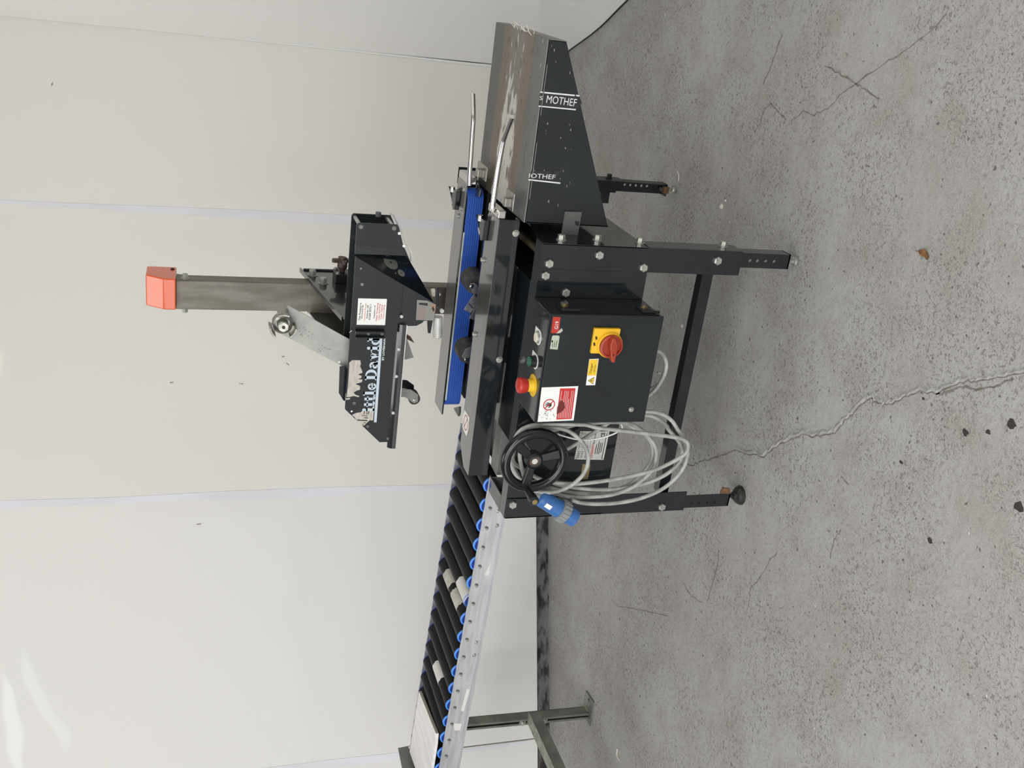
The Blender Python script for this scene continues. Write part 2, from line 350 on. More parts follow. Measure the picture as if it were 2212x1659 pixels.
# ---------------------------------------------------------------- room
WA, WD, WN = V((-2.1830, 3.4210, 0)), V((-.913443, -.406966, 0)), V((.406966, -.913443, 0))
def wp(s, h, d=0): return WA+WD*s+WN*d+V((0, 0, h))
g = G(); g.add([(-6, -4, 0), (4, -4, 0), (4, 6, 0), (-6, 6, 0)], [(0, 1, 2, 3)]); floor = struct('floor', g, 'concrete')
S0 = -1.945
g = G(); g.prism([wp(S0-.2, 0, -.02), wp(3.6, 0, -.02), wp(3.6, 3.2, -.02), wp(S0-.2, 3.2, -.02)], -WN*.1); wall = struct('wall_back', g, 'seam_dark')
js = [S0, -1.281, -.204, .858, 1.93, 3.0]
for i, (a, b) in enumerate(zip(js, js[1:])):
    gp = .0025; g = G(); g.prism([wp(a+(gp if i else 0), .053, 0), wp(b-gp, .053, 0), wp(b-gp, 3.2, 0), wp(a+(gp if i else 0), 3.2, 0)], -WN*.019)
    o = struct('panel', g, 'panel_cream' if i < 2 else 'panel_neutral', wall)
def strip(name, pl, m, d=.0012):      # jagged tape along a joint: (s, h) outline
    g = G(); g.prism([wp(s, h, .0002) for s, h in pl], WN*d); return struct(name, g, m, wall)
strip('joint_tape', [(-1.284,3.1),(-1.274,3.1),(-1.273,1.9),(-1.267,1.55),(-1.262,1.2),(-1.258,.83),(-1.262,.82),(-1.292,.82),(-1.294,1.18),(-1.290,1.6),(-1.286,2.0)], 'tape')
strip('joint_tape', [(-1.29,.82),(-1.262,.82),(-1.255,.62),(-1.260,.30),(-1.288,.30),(-1.290,.6)], 'tape', .0008)
strip('joint_tape', [(-.225,3.1),(-.187,3.1),(-.190,1.75),(-.195,1.45),(-.185,1.2),(-.186,.86),(-.198,.85),(-.196,.25),(-.214,.25),(-.222,.9),(-.221,1.3),(-.213,1.7)], 'tape')
strip('joint_tape', [(.847,.64),(.875,.64),(.876,.9),(.872,1.5),(.873,3.1),(.845,3.1),(.846,1.4),(.843,.9)], 'tape')
strip('joint_tape', [(.862,.10),(.876,.10),(.880,.42),(.866,.42)], 'tape', .0008)
for pl in ([[(-.636,1.504),(-.638,1.491),(-.633,1.491),(-.631,1.504)],[(-.632,1.255),(-.63,1.238),(-.625,1.238),(-.629,1.253)],[(-.734,1.095),(-.737,1.084),(-.732,1.084),(-.73,1.093)],[(-.71,1.076),(-.703,1.065),(-.698,1.067),(-.707,1.078)],[(-1.714,1.908),(-1.723,1.902),(-1.715,1.9),(-1.707,1.905)],[(-.102,1.412),(-.104,1.395),(-.099,1.395),(-.098,1.41)]]):
    strip('scuff_mark', pl, 'scuff', .0003)
# rough concrete plinth below the panels
rs = random.Random(3); g = G(); n = 140; rows = [(0, .012), (.012, .004), (.026, -.002), (.040, -.004), (.056, -.010)]
vs = []
for i in range(n+1):
    s = S0+(5.4)*i/n
    for h, d in rows: vs.append(wp(s, h+(rs.uniform(-.004, .004) if 0 < h < .05 else 0), d-.012+rs.uniform(-.006, .006)))
k = len(rows)
g.add(vs, [(i*k+j, i*k+j+1, (i+1)*k+j+1, (i+1)*k+j) for i in range(n) for j in range(k-1)]); struct('baseboard_back', g, 'plinth')
# right wall, square to the back wall
g = G(); q = lambda d, h, t=0: wp(S0, h, d)-WD*t
g.prism([q(-.2, 0, .02), q(4.5, 0, .02), q(4.5, 3.2, .02), q(-.2, 3.2, .02)], -WD*.1); wr = struct('wall_right', g, 'panel_grey')
g = G(); g.prism([q(.012, .022), q(1.2, .458), q(4.5, .458), q(4.5, 3.2), q(.012, 3.2)], -WD*.019); struct('panel', g, 'panel_white', wr)
bow = [(0, -1.935), (.18, -1.9375), (.25, -1.9400), (.32, -1.9372), (.39, -1.9335), (.505, -1.928), (.59, -1.9275), (.675, -1.9315), (.755, -1.9375), (.822, -1.941), (.95, -1.945), (1.2, -1.945), (4.5, -1.945)]   # foot of the sheet bellies out
def zt(d): return max(.02, min(.458, .018+.367*d))
g = G(); vs = []
for d, s in bow:
    for t in (0, .35, 1): vs.append(wp(s+(S0-s)*t, .006+(zt(d)+.004-.006)*t, d))
g.add(vs, [(3*i+k, 3*i+3+k, 3*i+4+k, 3*i+1+k) for i in range(len(bow)-1) for k in (0, 1)]); struct('panel', g, 'panel_grey', wr)
g = G(); vs = []
for d, s in bow: vs += [wp(s+.001, 0, d), wp(s+.001, .008, d)]
g.add(vs, [(2*i, 2*i+2, 2*i+3, 2*i+1) for i in range(len(bow)-1)]); struct('trim_1', g, 'print_black')
g = G(); g.tube([wp(S0+.004, .05, .004), wp(S0+.006, .35, .004), wp(S0, .8, .004), wp(S0-.004, 1.5, .004), wp(S0-.004, 3.2, .004)], .006, 8); struct('trim_2', g, 'panel_grey')
# cracks in the floor: narrow sunken-looking seam with a raised crumbly lip
def crack(path, wd_, lip=0, m='crack'):
    pp = []
    for a, b in zip(path, path[1:]):
        for t in range(5): pp.append((a[0]+(b[0]-a[0])*t/5+rs.uniform(-.003, .003), a[1]+(b[1]-a[1])*t/5+rs.uniform(-.003, .003)))
    pp.append(path[-1]); g = G(); vs = []; vl = []
    for i, p in enumerate(pp):
        a, b = pp[max(i-1, 0)], pp[min(i+1, len(pp)-1)]; t = V((b[0]-a[0], b[1]-a[1], 0)).normalized(); nn = V((-t.y, t.x, 0)); ww = wd_*rs.uniform(.4, 1.2)
        c = V((p[0], p[1], .0005)); vs += [c-nn*ww, c+nn*ww]
        lw = lip*rs.uniform(.5, 1.5); vl += [c+nn*ww, c+nn*(ww+lw*.5)+V((0, 0, .0012+lip*.12)), c+nn*(ww+lw)]
    g.add(vs, [(2*i, 2*i+2, 2*i+3, 2*i+1) for i in range(len(pp)-1)]); struct('crack', g, m, floor)
    if lip:
        g = G(); g.add(vl, [(3*i+j, 3*i+3+j, 3*i+4+j, 3*i+j+1) for i in range(len(pp)-1) for j in (0, 1)]); struct('crack_lip', g, 'crack_lip', floor)
crack([(-1.382,2.527),(-1.355,2.465),(-1.332,2.417),(-1.307,2.393),(-1.272,2.342),(-1.229,2.286),(-1.177,2.218)], .0022)
crack([(-1.177,2.218),(-1.162,2.166),(-1.131,2.087),(-1.088,2.053),(-1.038,1.999),(-.997,1.952),(-.987,1.917),(-.97,1.887),(-.937,1.835),(-.905,1.821),(-.874,1.8),(-.836,1.776),(-.805,1.75)], .0022, .011)
crack([(-.805,1.75),(-.808,1.736),(-.803,1.707),(-.786,1.677),(-.757,1.648),(-.728,1.609),(-.713,1.566),(-.682,1.532),(-.654,1.499),(-.645,1.473),(-.62,1.432),(-.598,1.396),(-.579,1.365)], .0018, .008)
crack([(-.713,1.566),(-.701,1.545),(-.669,1.502),(-.655,1.454),(-.624,1.412),(-.602,1.39)], .0025)
crack([(.011,1.842),(-.029,1.878),(-.078,1.948),(-.105,1.996),(-.162,2.087),(-.196,2.134),(-.233,2.168),(-.254,2.218),(-.258,2.271),(-.287,2.314)], .0016)
crack([(-.286,2.339),(-.273,2.387),(-.261,2.427)], .0022)
crack([(-.261,2.427),(-.283,2.452),(-.31,2.454),(-.345,2.471)], .0015)
crack([(-.222,2.484),(-.18,2.466),(-.144,2.455),(-.088,2.442)], .002)
crack([(-.138,2.216),(-.151,2.147),(-.162,2.087),(-.17,2.037),(-.181,1.988)], .0025)
crack([(-1.332,1.933),(-1.37,1.952),(-1.435,1.973),(-1.496,2.003),(-1.544,1.989)], .0015)
crack([(-1.482,2.186),(-1.571,2.176),(-1.667,2.187)], .0013)
crack([(-2.064,2.765),(-2.048,2.706),(-1.958,2.559),(-1.856,2.381)], .0012)
crack([(-1.699,2.33),(-1.706,2.278),(-1.684,2.21)], .0012)
crack([(-1.134,1.722),(-1.166,1.736),(-1.194,1.735),(-1.221,1.734)], .0014)
crack([(-1.022,1.777),(-1.025,1.741)], .0012)
for (x, y), r_ in zip([(-.75,1.459),(-.683,1.359),(-.722,1.406),(-.817,1.283),(-1,1.459),(-.892,1.602),(-.737,1.594)], (.008, .011, .006, .012, .007, .005, .004)):
    g = G(); g.add([(x+r_*rs.uniform(.5, 1.1)*math.cos(a), y+r_*1.4*rs.uniform(.5, 1.1)*math.sin(a), .0006) for a in [i*PI/5 for i in range(10)]], [list(range(10))]); struct('pit', g, 'stain', floor)
# litter on the floor
lx, ly = (-.456,1.708)
lf = [(-.010, -.012), (-.002, -.017), (.006, -.006), (.010, .004), (.004, .016), (.0, .022), (-.004, .010), (-.008, .006), (-.005, -.002)]
g = G(); b0 = [V((lx+a*1.0, ly+b*1.0, .002+.004*math.sin(i*1.3)**2)) for i, (a, b) in enumerate(lf)]
g.add(b0+[V((lx, ly, .005))], [(i, (i+1) % 9, 9) for i in range(9)]); g.add([p+V((0, 0, .0008)) for p in b0+[V((lx, ly, .005))]], [(i, (i+1) % 9, 9) for i in range(9)])
g.tube([(lx+.0, ly+.020, .004), (lx-.002, ly+.030, .002)], .0008, 5)
solo('dry_leaf', g, 'leaf', (lx, ly, 0), 'small dry brown leaf lying on bare floor before the near leg', 'leaf')
def flake(name, pos, pl, m, label, cat, h=.002, grp=None):
    x, y = pos; g = G(); g.prism([(x+a, y+b, .0003) for a, b in pl], (0, 0, h)); solo(name, g, m, (x, y, 0), label, cat, grp)
FP = [(-.572,2.565),(-.551,2.55),(-.107,2.147),(-.97,2.653),(-.984,2.336),(-.512,3.691)]
flake('paint_flake', FP[0], [(-.006,-.007),(.006,-.006),(.007,.004),(.002,.005),(-.002,.010),(-.007,.004)], 'flake', 'larger white paint flake on floor between the two right legs', 'flake')
flake('paint_flake', FP[1], [(-.003,-.003),(.003,-.003),(.002,.003),(-.003,.003)], 'flake', 'tiny white paint flake beside the larger one', 'flake')
flake('foil_scrap', FP[2], [(-.004,-.006),(.003,-.007),(.005,.004),(0,.008),(-.005,.004)], 'zinc', 'shiny scrap of foil on floor to the right of machine', 'scrap', .003)
flake('paper_scrap', FP[3], [(-.006,-.004),(.003,-.007),(.006,.002),(.001,.003),(-.003,.007)], 'flake', 'white torn paper scrap on floor under control box', 'scrap')
flake('foil_scrap', FP[4], [(-.004,-.003),(.003,-.004),(.004,.003),(-.002,.005)], 'zinc', 'small metal scrap on floor in front of crossbar', 'scrap', .003)
cp = [(-.538,2.869),(-.545,2.857),(-.554,2.851),(-.565,2.851)]
g = G(); g.tube(catmull([(x, y, .0022) for x, y in cp], 5), .0016, 6); solo('paper_thread', g, 'flake', (*cp[0], 0), 'curved white thread on floor behind the rear right foot', 'thread')
cp = [(-2.517,2.51),(-2.538,2.508),(-2.543,2.5),(-2.543,2.482)]
g = G(); g.tube(catmull([(x, y, .0022) for x, y in cp], 5), .002, 6); solo('paper_thread', g, 'flake', (*cp[0], 0), 'curved white thread on floor in front of conveyor leg', 'thread')
# ---------------------------------------------------------------- case sealing machine
table_mat()
M = thing('case_sealer', Matrix.Translation(TORG), 'dark charcoal carton sealing machine on four legs with white lettered taping head', 'machine')
XR, XU, YN = (1,0,0), (0,0,1), (0,-1,0)
YF = 2.112
def xz(l, y): return [(x, y, z) for x, z in l]
def yz(l, x): return [(x, y, z) for y, z in l]
g = G(); g.box(-1.3, -.58, 2.116, 2.119, .425, .697); g.box(-1.3, -.58, 2.119, 2.14, .425, .428)
front_ap = part('front_apron', g, 'paint', M)
g = G(); g.box(-1.3, -.578, YF+.002, 2.155, .697, .7005); top_rail = part('top_rail', g, 'paint', M, bevel=.0012)
g = G(); g.box(-1.3, -1.257, 2.155, 2.262, .697, .7005); part('top_rail', g, 'paint', M)
g = G(); g.box(-1.1, -.681, 2.155, 2.6, .6955, .7); part('deck_plate', g, 'paint', M)
for x in (-1.1, -.684): g = G(); g.box(x, x+.003, 2.157, 2.6, .5, .6955); part('deck_web', g, 'black', M)
g = G(); g.prism(yz([(2.112,.697),(2.16,.697),(2.272,.677),(2.6,.677),(2.88,.677),(2.88,.45),(2.372,.433),(2.112,.436)], -.5785), (-.003,0,0))
side_r = part('side_plate', g, 'paint', M)
g = G(); g.prism(yz([(2.112,.697),(2.258,.697),(2.262,.60),(2.6,.58),(2.88,.58),(2.88,.43),(2.112,.43)], -1.3), (.003,0,0)); part('side_plate', g, 'paint', M)
g = G(); g.box(-1.3, -.5785, 2.88, 2.883, .43, .58); part('rear_apron', g, 'paint', M)
g = G(); g.box(-1.297, -.582, 2.12, 2.88, .432, .435); part('bottom_pan', g, 'black', M)
g = G(); g.box(-1.2615, -1.1, 2.27, 2.327, .645, .679); part('bed_rail', g, 'rail_grey', M, 'pale grey bed rail', bevel=.001)
g = G(); g.box(-1.264,-1.1,2.327,2.605,.655,.662); g.box(-1.264,-1.1,2.15,2.27,.60,.605); part('bed_plate', g, 'black', M)
sc = G(); sc.cyl((-.632, 2.17, .660), (-.632, 2.6, .660), .009, n=12)
for i in range(50): sc.torus((-.632, 2.172+i*.004, .660), (0,1,0), .009, .0013, 12, 4)
part('lead_screw', sc, 'screw_shaded', M, 'brassy threaded lead screw, shade in its dark colour')
# legs: outer angle, inner angle with holes, foot, bolts
def leg(xo, xi, yo, dy, z0, zi, hx, hz, foot, matn='paint', zt=.698):
    # xo outer corner x, xi inner edge x; yo outer corner y, dy +1 towards the back for front legs
    sx = 1 if xi > xo else -1
    g = G(); g.prism([(xo,yo,z0),(xi,yo,z0),(xi,yo,zt),(xo,yo,zt)], (0,.004*dy,0))
    g.prism([(xo,yo+.004*dy,z0-.002),(xo,yo+.06*dy,z0-.002),(xo,yo+.06*dy,.43),(xo,yo+.004*dy,.43)], (.004*sx,0,0))
    L_ = part('leg', g, matn, M, bevel=.0008)
    g = G(); a, b = sorted((xo+.004*sx, xo+.041*sx)); yi = yo+.005*dy
    g.holes((a, yi, zi), (1,0,0), (0,0,1), b-a, .33-zi, [(hx-a, z-zi) for z in hz], .0043, (0,.004*dy,0))
    g.prism([(xo+.004*sx,yi+.004*dy,zi),(xo+.004*sx,yi+.04*dy,zi),(xo+.004*sx,yi+.04*dy,.33),(xo+.004*sx,yi+.004*dy,.33)], (.004*sx,0,0))
    g.box(a, b, min(yi,yi+.04*dy), max(yi,yi+.04*dy), zi, zi+.004)
    part('inner_leg', g, matn, L_)
    fx, fy = foot
    return L_
hzr = [(-.6029,.1533),(-.6022,.1323),(-.6022,.1092),(-.6018,.0855)]
hzl = [(-1.2832,.1693),(-1.283,.1465),(-1.2841,.1227),(-1.2831,.0991)]
LR = leg(-.579, -.6395, YF, 1, .18, .042, hzr[1][0], [z for _, z in hzr], (-.605, 2.145))
LL = leg(-1.3005, -1.244, YF, 1, .192, .054, hzl[1][0], [z for _, z in hzl], (-1.283, 2.148))
RR = leg(-.574, -.622, 2.895, -1, .188, .036, -.594, [.088,.107,.126,.145,.164], (-.593, 2.87), 'paint_matt')
RL = leg(-1.3005, -1.244, 2.895, -1, .188, .036, -1.28, [.09,.11,.13,.15], (-1.283, 2.87), 'paint_matt', .58)
g = G(); g.box(-.655, -.6, 2.885, 2.897, .21, .24); part('clamp_plate', g, 'paint_matt', RR)
def rubber_foot(p, leg_, h, r):
    g = G(); x, y = p; g.lathe((x,y,0), (0,0,1), [(r,0),(r,.004),(r*.93,.006),(r*.93,.009),(r*.72,.016),(r*.45,.02),(r*.4,.026),(.0055,.027),(.0055,h)], 28); part('foot', g, 'rubber', leg_, 'dark rubber levelling foot')
rubber_foot((-1.283,2.148), LL, .07, .027)
def bolt_foot(p, leg_, h):
    g = G(); x, y = p; g.lathe((x,y,0), (0,0,1), [(.007,0),(.012,.002),(.0125,.008),(.0115,.013),(.007,.015),(.007,h)], 16); part('foot', g, 'zinc', leg_, 'bare bolt levelling foot')
bolt_foot((-.607,2.146), LR, .05); bolt_foot((-.596,2.868), RR, .05); rubber_foot((-1.283,2.868), RL, .05, .027)
g = G(); g.prism([(-1.262,2.118,.052),(-1.243,2.118,.060),(-1.240,2.118,.082),(-1.258,2.118,.086)], (0,.004,0)); part('foot_bracket', g, 'rust', LL, 'rusty foot bracket')
g = G(); g.box(-.604,-.584,2.84,2.856,.034,.05); part('foot_nut', g, 'rust', RR, 'rusted foot nut')
for x, z in ((-.6255,.6779),(-.6556,.6814),(-.6011,.5576),(-.6273,.44),(-.6032,.2472)): bolt(LR if x > -.64 else front_ap, (x, YF if x > -.64 else 2.116, z), YN, .0105, .008, washer=False)
bolt(front_ap, (-.6956,2.116,.6249), YN, .0105, .008, washer=False)
for x, z in ((-1.2590,.683),(-1.2855,.2605)): bolt(LL, (x, YF, z), YN, .0105, .008, washer=False)
for y, z in ((2.1449,.6436),(2.1591,.5473),(2.1512,.4405)): bolt(side_r, (-.5785, y, z), XR, .009, .012)
bolt(LR, (-.579,2.1555,.2133), XR, .009, .012)
bolt(RR, (-.574,2.87,.228), XR, .008, .012, 'black'); bolt(RR, (-.60,2.879,.262), YN, .008, .004, 'black')
# lower cross bars
g = G(); g.box(-1.272,-.646,2.16,2.163,.2215,.2515); g.box(-1.272,-.646,2.163,2.188,.2485,.2515); cb = part('crossbar', g, 'paint', M)
hx, hz = (-1.0207,.2383)
g = G(); g.cyl((hx,2.1598,hz),(hx,2.1605,hz),.0045,n=12); part('bolt_hole', g, 'black', cb)
# ---- control box on the front
bx = G(); bx.box(-.975,-.7085,1.999,2.114,.4245,.7025); box_ = part('control_box', bx, 'paint', M, bevel=.0015)
g = G(); g.box(-.976,-.7075,1.9945,1.998,.4235,.6985); g.box(-.976,-.973,1.998,2.01,.4235,.6985); part('door', g, 'paint_matt', box_, bevel=.001)
for z in (.652,.453):
    g = G(); g.box(-.7085,-.7045,2.012,2.058,z-.016,z+.016); g.cyl((-.704,2.015,z-.026),(-.704,2.015,z+.018),.0035,n=10); h = part('hinge', g, 'black', box_, bevel=.001)
    bolt(box_, (-.7045,2.045,z), XR, .0055, .004, 'brass', 'hinge_screw', 12)
g = G(); g.box(-.7085,-.7065,2.006,2.0085,.435,.67); part('door_gasket', g, 'black', box_)
bolt(box_, (-.9423,1.9945,.4636), YN, .0048, .004, 'zinc', 'door_screw', 12)
yd = 1.9942
def decal(name, pl, m, parent, y, lift=.0003, label=None): return print_poly(name, [pl], (0,y,0), XR, XU, m, parent, lift, label)
def words(body, x, z, h, m, parent, y, width=None, bold=0, name='lettering', **k): return lettering(name, body, (x,y,z), XR, XU, h, m, parent, width, bold, **k)
decal('asset_label', [(-.7515,.6955),(-.7515,.6765),(-.7135,.6785),(-.7128,.696)], 'red', box_, yd, label='red label reading G19')
words('G19', -.742, .6805, .0085, 'print_white', box_, yd, .0185, .012)
decal('asset_label_tear', [(-.752,.683),(-.744,.676),(-.739,.672),(-.745,.668),(-.751,.673)], 'paper', box_, yd, .0005)
decal('test_label', [(-.7895,.6925),(-.7912,.6735),(-.7595,.6735),(-.757,.6775),(-.757,.6895),(-.76,.6918)], 'tag_green', box_, yd, label='pale green test label')
decal('test_label_mark', [(-.7705,.6925),(-.774,.6895),(-.773,.687),(-.768,.6885)], 'print_black', box_, yd, .0006)
for i in range(3): decal('test_label_mark', [(-.786,.688-i*.0045),(-.786,.6868-i*.0045),(-.775+i*.003,.6868-i*.0045),(-.775+i*.003,.688-i*.0045)], 'print_black', box_, yd, .0006)
# warning label: white sheet, red text block, no-touching sign
decal('warning_label', [(-.9714,.6958),(-.8842,.6985),(-.8811,.6088),(-.9689,.6066)], 'white', box_, yd, label='white and red warning label, partly scratched')
decal('warning_block', [(-.966,.6505),(-.8869,.653),(-.8863,.615),(-.9647,.6125)], 'print_red', box_, yd, .0006)
for i in range(8):
    z = .647-i*.0042; decal('warning_line', [(-.962,z),(-.893-(.02 if i in (1,5) else 0),z+.002),(-.893-(.02 if i in (1,5) else 0),z+.0010),(-.962,z-.001)], 'print_white', box_, yd, .0009)
def ringp(cx, cz, ro, ri, n=28):
    return [[(cx+r*math.cos(a), cz+r*math.sin(a)) for r, a in ((ri,2*PI*i/n),(ro,2*PI*i/n),(ro,2*PI*(i+1)/n),(ri,2*PI*(i+1)/n))] for i in range(n)]
def bar2(cx, cz, ang, l, t):
    c, s = math.cos(ang), math.sin(ang); return [(cx+a*c-b*s, cz+a*s+b*c) for a, b in ((-l,-t),(l,-t),(l,t),(-l,t))]
SC = (-.9277,.6741)
hand = [[(SC[0]+a*.013, SC[1]+b*.013) for a, b in pl] for pl in ([(-.25,-.5),(.3,-.45),(.35,.05),(-.3,.05)],[(-.32,.0),(-.16,.0),(-.28,.62),(-.40,.58)],[(-.14,.0),(.02,.0),(-.02,.78),(-.14,.78)],[(.04,.0),(.19,.0),(.24,.7),(.12,.74)],[(.21,.0),(.35,.0),(.48,.5),(.38,.56)],[(-.25,-.5),(-.25,-.2),(-.62,.12),(-.68,.0)])]
print_poly('hand_symbol', hand, (0,yd,0), XR, XU, 'print_black', box_, .0007)
print_poly('ban_sign', ringp(*SC,.0145,.0122)+[bar2(*SC,-PI/4,.0125,.0011)], (0,yd,0), XR, XU, 'print_red', box_, .0009)
r2 = random.Random(5)
print_poly('scratches', [[(x+r2.uniform(-.0022,.0022),z+r2.uniform(-.0022,.0022)) for _ in range(3)] for x, z in [(r2.gauss(-.956,.006), r2.gauss(.678,.010)) for _ in range(46)] if -.969 < x < -.93 and .655 < z < .694], (0,yd,0), XR, XU, 'print_black', box_, .0007)
print_poly('smear', [[(-.952,.652),(-.946,.640),(-.936,.634),(-.925,.636),(-.915,.646),(-.922,.650),(-.935,.653)]], (0,yd,0), XR, XU, 'smear', box_, .0011)
# danger label
decal('danger_label', [(-.8792,.5905),(-.8139,.5926),(-.8127,.5692),(-.879,.5672)], 'white', box_, yd, label='white and yellow danger label')
decal('danger_block', [(-.8548,.5908),(-.8155,.5918),(-.8147,.5705),(-.8545,.569)], 'yellow', box_, yd, .0006)
words('Danger', -.8487, .5800, .0072, 'print_black', box_, yd, .025, lift=.0009); words('230 Volts', -.846, .5738, .0036, 'print_black', box_, yd, .0175, lift=.0009)
tri = lambda k: [(-.8675-.0092*k,.5725-.0036*(k-1)+.0),(-.8675+.0092*k,.5725-.0036*(k-1)),(-.8675,.5875+.0075*(k-1))]
decal('hazard_sign', tri(1.0), 'print_black', box_, yd, .0006); decal('hazard_sign', tri(.76), 'yellow', box_, yd, .0008)
decal('hazard_bolt', [(-.8668,.584),(-.8697,.5778),(-.8675,.5783),(-.8685,.5742),(-.8650,.5795),(-.8672,.5790)], 'print_black', box_, yd, .0011)
# main isolator
g = G(); g.box(-.7967,-.7362,1.985,1.9945,.531,.595); iso = part('isolator_switch', g, 'plate_yellow', M, 'yellow and red main isolator switch', bevel=.0015)
ic = (-.7742,1.985,.5535)
g = G(); g.lathe(ic, YN, [(.0305,0),(.0305,.006),(.0285,.009)], 36); part('base_ring', g, 'plate_yellow', iso)
g = G(); g.lathe((ic[0],1.976,ic[2]), YN, [(.028,0),(.0275,.006),(.023,.007),(.022,.003),(0.0,.003)], 36); part('dial', g, 'dial_red', iso)
c_, s_ = math.cos(math.radians(-100)), math.sin(math.radians(-100))
hp = [(-.026,-.0035),(-.012,-.008),(.0,-.0085),(.012,-.007),(.033,-.0035),(.034,.0035),(.012,.007),(.0,.0085),(-.012,.008),(-.026,.0035)]
ang = math.radians(188); c_, s_ = math.cos(ang), math.sin(ang)
g = G(); g.prism([(ic[0]+a*c_-b*s_, 1.973, ic[2]+a*s_+b*c_) for a, b in hp], (0,-.017,0)); part('knob', g, 'dial_red', iso, bevel=.002)
g = G(); g.cyl((ic[0]-.014,1.9558,ic[2]-.001),(ic[0]-.014,1.955,ic[2]-.001),.002,n=10); part('padlock_hole', g, 'black', iso)
for px_, pz_ in ((-.7585,.588),(-.7735,.5905)):
    print_poly('position_mark', [bar2(px_,pz_,.35,.004,.0022)], (0,1.9849,0), XR, XU, 'print_black', iso, .0004)
# push buttons and emergency stop on top of the box
def flat(name, pl, z, m, parent, th=.0008): g = G(); g.prism([(x,y,z) for x, y in pl], (0,0,th)); return part(name, g, m, parent)
def button(cx, cy, capm, rim, label, h):
    pl = [(cx+.0185*math.cos(a), cy+.0185*math.sin(a)) for a in [PI+.25+i*(PI-.5)/10 for i in range(11)]]+[(cx+.018,cy+.026),(cx-.018,cy+.026)]
    b = flat('push_button', pl, .7027, 'white', M); b['label'] = label
    g = G(); g.lathe((cx,cy,.7035), XU, [(.0145,0),(.0145,.004),(.0125,.006)], 28); part('bezel', g, rim, b)
    g = G(); g.lathe((cx,cy,.7085), XU, [(.0118,0),(.0118,h),(.0105,h+.0015)], 28); part('button_cap', g, capm, b)
    return b
b1 = button(-.782,2.047,'ivory','zinc','white round push button on white plate',.0008)
b2 = button(-.841,2.045,'green','black','green round push button on white plate',.010)
g = G(); g.lathe((-.841,2.045,.7035), XU, [(.0135,0),(.0135,.013)], 28); part('shroud', g, 'black', b2)
ec = (-.8985,2.039)
g = G(); g.lathe((*ec,.7026), XU, [(.0265,0),(.0265,.0012)], 36); es = part('emergency_stop', g, 'yellow', M, 'red mushroom emergency stop on yellow disc')
g = G(); g.lathe((*ec,.7036), XU, [(.0155,0),(.015,.011),(.0135,.013)], 28); part('neck', g, 'yellow', es)
g = G(); g.lathe((*ec,.716), XU, [(.0125,0),(.0165,.003),(.0188,.014),(.0192,.019),(.0175,.0235),(.011,.0262),(0,.027)], 36); part('mushroom_head', g, 'red', es)
# cables entering under the box
g = G(); g.cyl((-.832,2.05,.4245),(-.832,2.05,.404),.011,n=12); g.torus((-.832,2.05,.410),XU,.011,.004,16,6); g.torus((-.832,2.05,.418),XU,.012,.003,16,6); part('cable_gland', g, 'black', box_)
g = G(); g.tube(catmull([(-.8193,2.06,.3989),(-.8152,2.05,.3904),(-.826,2.05,.3757),(-.8477,2.05,.3637),(-.8753,2.05,.3629),(-.9086,2.05,.3747),(-.9353,2.06,.3875),(-.9574,2.09,.3869)], 6), .0052, 8); part('supply_lead', g, 'cable', box_)
g = G(); g.tube(catmull([(-.874,2.06,.3769),(-.8837,2.06,.3608),(-.9118,2.07,.3648),(-.926,2.08,.3803)], 6), .003, 8); part('supply_lead', g, 'cable', box_)
# ---- name plate on the apron
def np_(u, v):   # u right 0..1, v up 0..1
    a = (-1.1414+(-1.1374+1.1414)*v, .4519+(.5332-.4519)*v); b = (-1.0605+(-1.0579+1.0605)*v, .4495+(.5297-.4495)*v); return (a[0]+(b[0]-a[0])*u, a[1]+(b[1]-a[1])*u)
yp = 2.1158
npl = decal('name_plate', [np_(0,0),np_(1,0),np_(1,1),np_(0,1)], 'nameplate', M, yp, .0005, 'silver maker plate with printed data')
def nw(t, u, v, h, m, width=None, bold=0): x, z = np_(u, v); words(t, x, z, h, m, npl, yp, width, bold, lift=.0009)
nw('LOVESHAW', .07, .405, .0066, 'print_red', .037, .02); nw('Europe Ltd', .55, .405, .0066, 'print_black', .031, .02)
nw('MODEL', .06, .86, .0035, 'print_black'); nw('SER No', .06, .74, .0035, 'print_black'); nw('VOLTS', .06, .62, .0035, 'print_black'); nw('Hz', .46, .62, .0035, 'print_black'); nw('DATE', .46, .74, .0035, 'print_black')
nw('CE', .80, .13, .011, 'print_black', .013, .03)
for v, u0, u1 in ((.33,.2,.55),(.26,.2,.65),(.20,.2,.6),(.14,.25,.6),(.06,.03,.95)): print_poly('plate_text', [[np_(u0,v),np_(u1,v),np_(u1,v+.025),np_(u0,v+.025)]], (0,yp,0), XR, XU, 'print_black', npl, .0009)
for v in (.56,.68,.80,.92): print_poly('plate_rule', [[np_(.04,v),np_(.9,v),np_(.9,v+.006),np_(.04,v+.006)]], (0,yp,0), XR, XU, 'print_black', npl, .0008)
for u in (.28,.44,.9): print_poly('plate_rule', [[np_(u,.56),np_(u+.008,.56),np_(u+.008,.93),np_(u,.93)]], (0,yp,0), XR, XU, 'print_black', npl, .0008)
for u, v in ((.04,.94),(.96,.94),(.05,.05),(.95,.05)): x, z = np_(u, v); bolt(npl, (x,yp-.0005,z), YN, .0022, .0012, 'zinc', 'rivet', 10, False)
g = G(); g.prism(xz([(-1.193,.507),(-1.153,.508),(-1.1515,.505),(-1.1525,.488),(-1.155,.486),(-1.193,.486),(-1.1955,.489),(-1.1955,.504)], 2.116), (0,-.001,0)); sm = part('blank_plate', g, 'brass', M, 'small brassy plate with two screws')
for x in (-1.161,-1.187): bolt(sm, (x,2.115,.497), YN, .0028, .002, 'zinc', 'screw', 10, False)
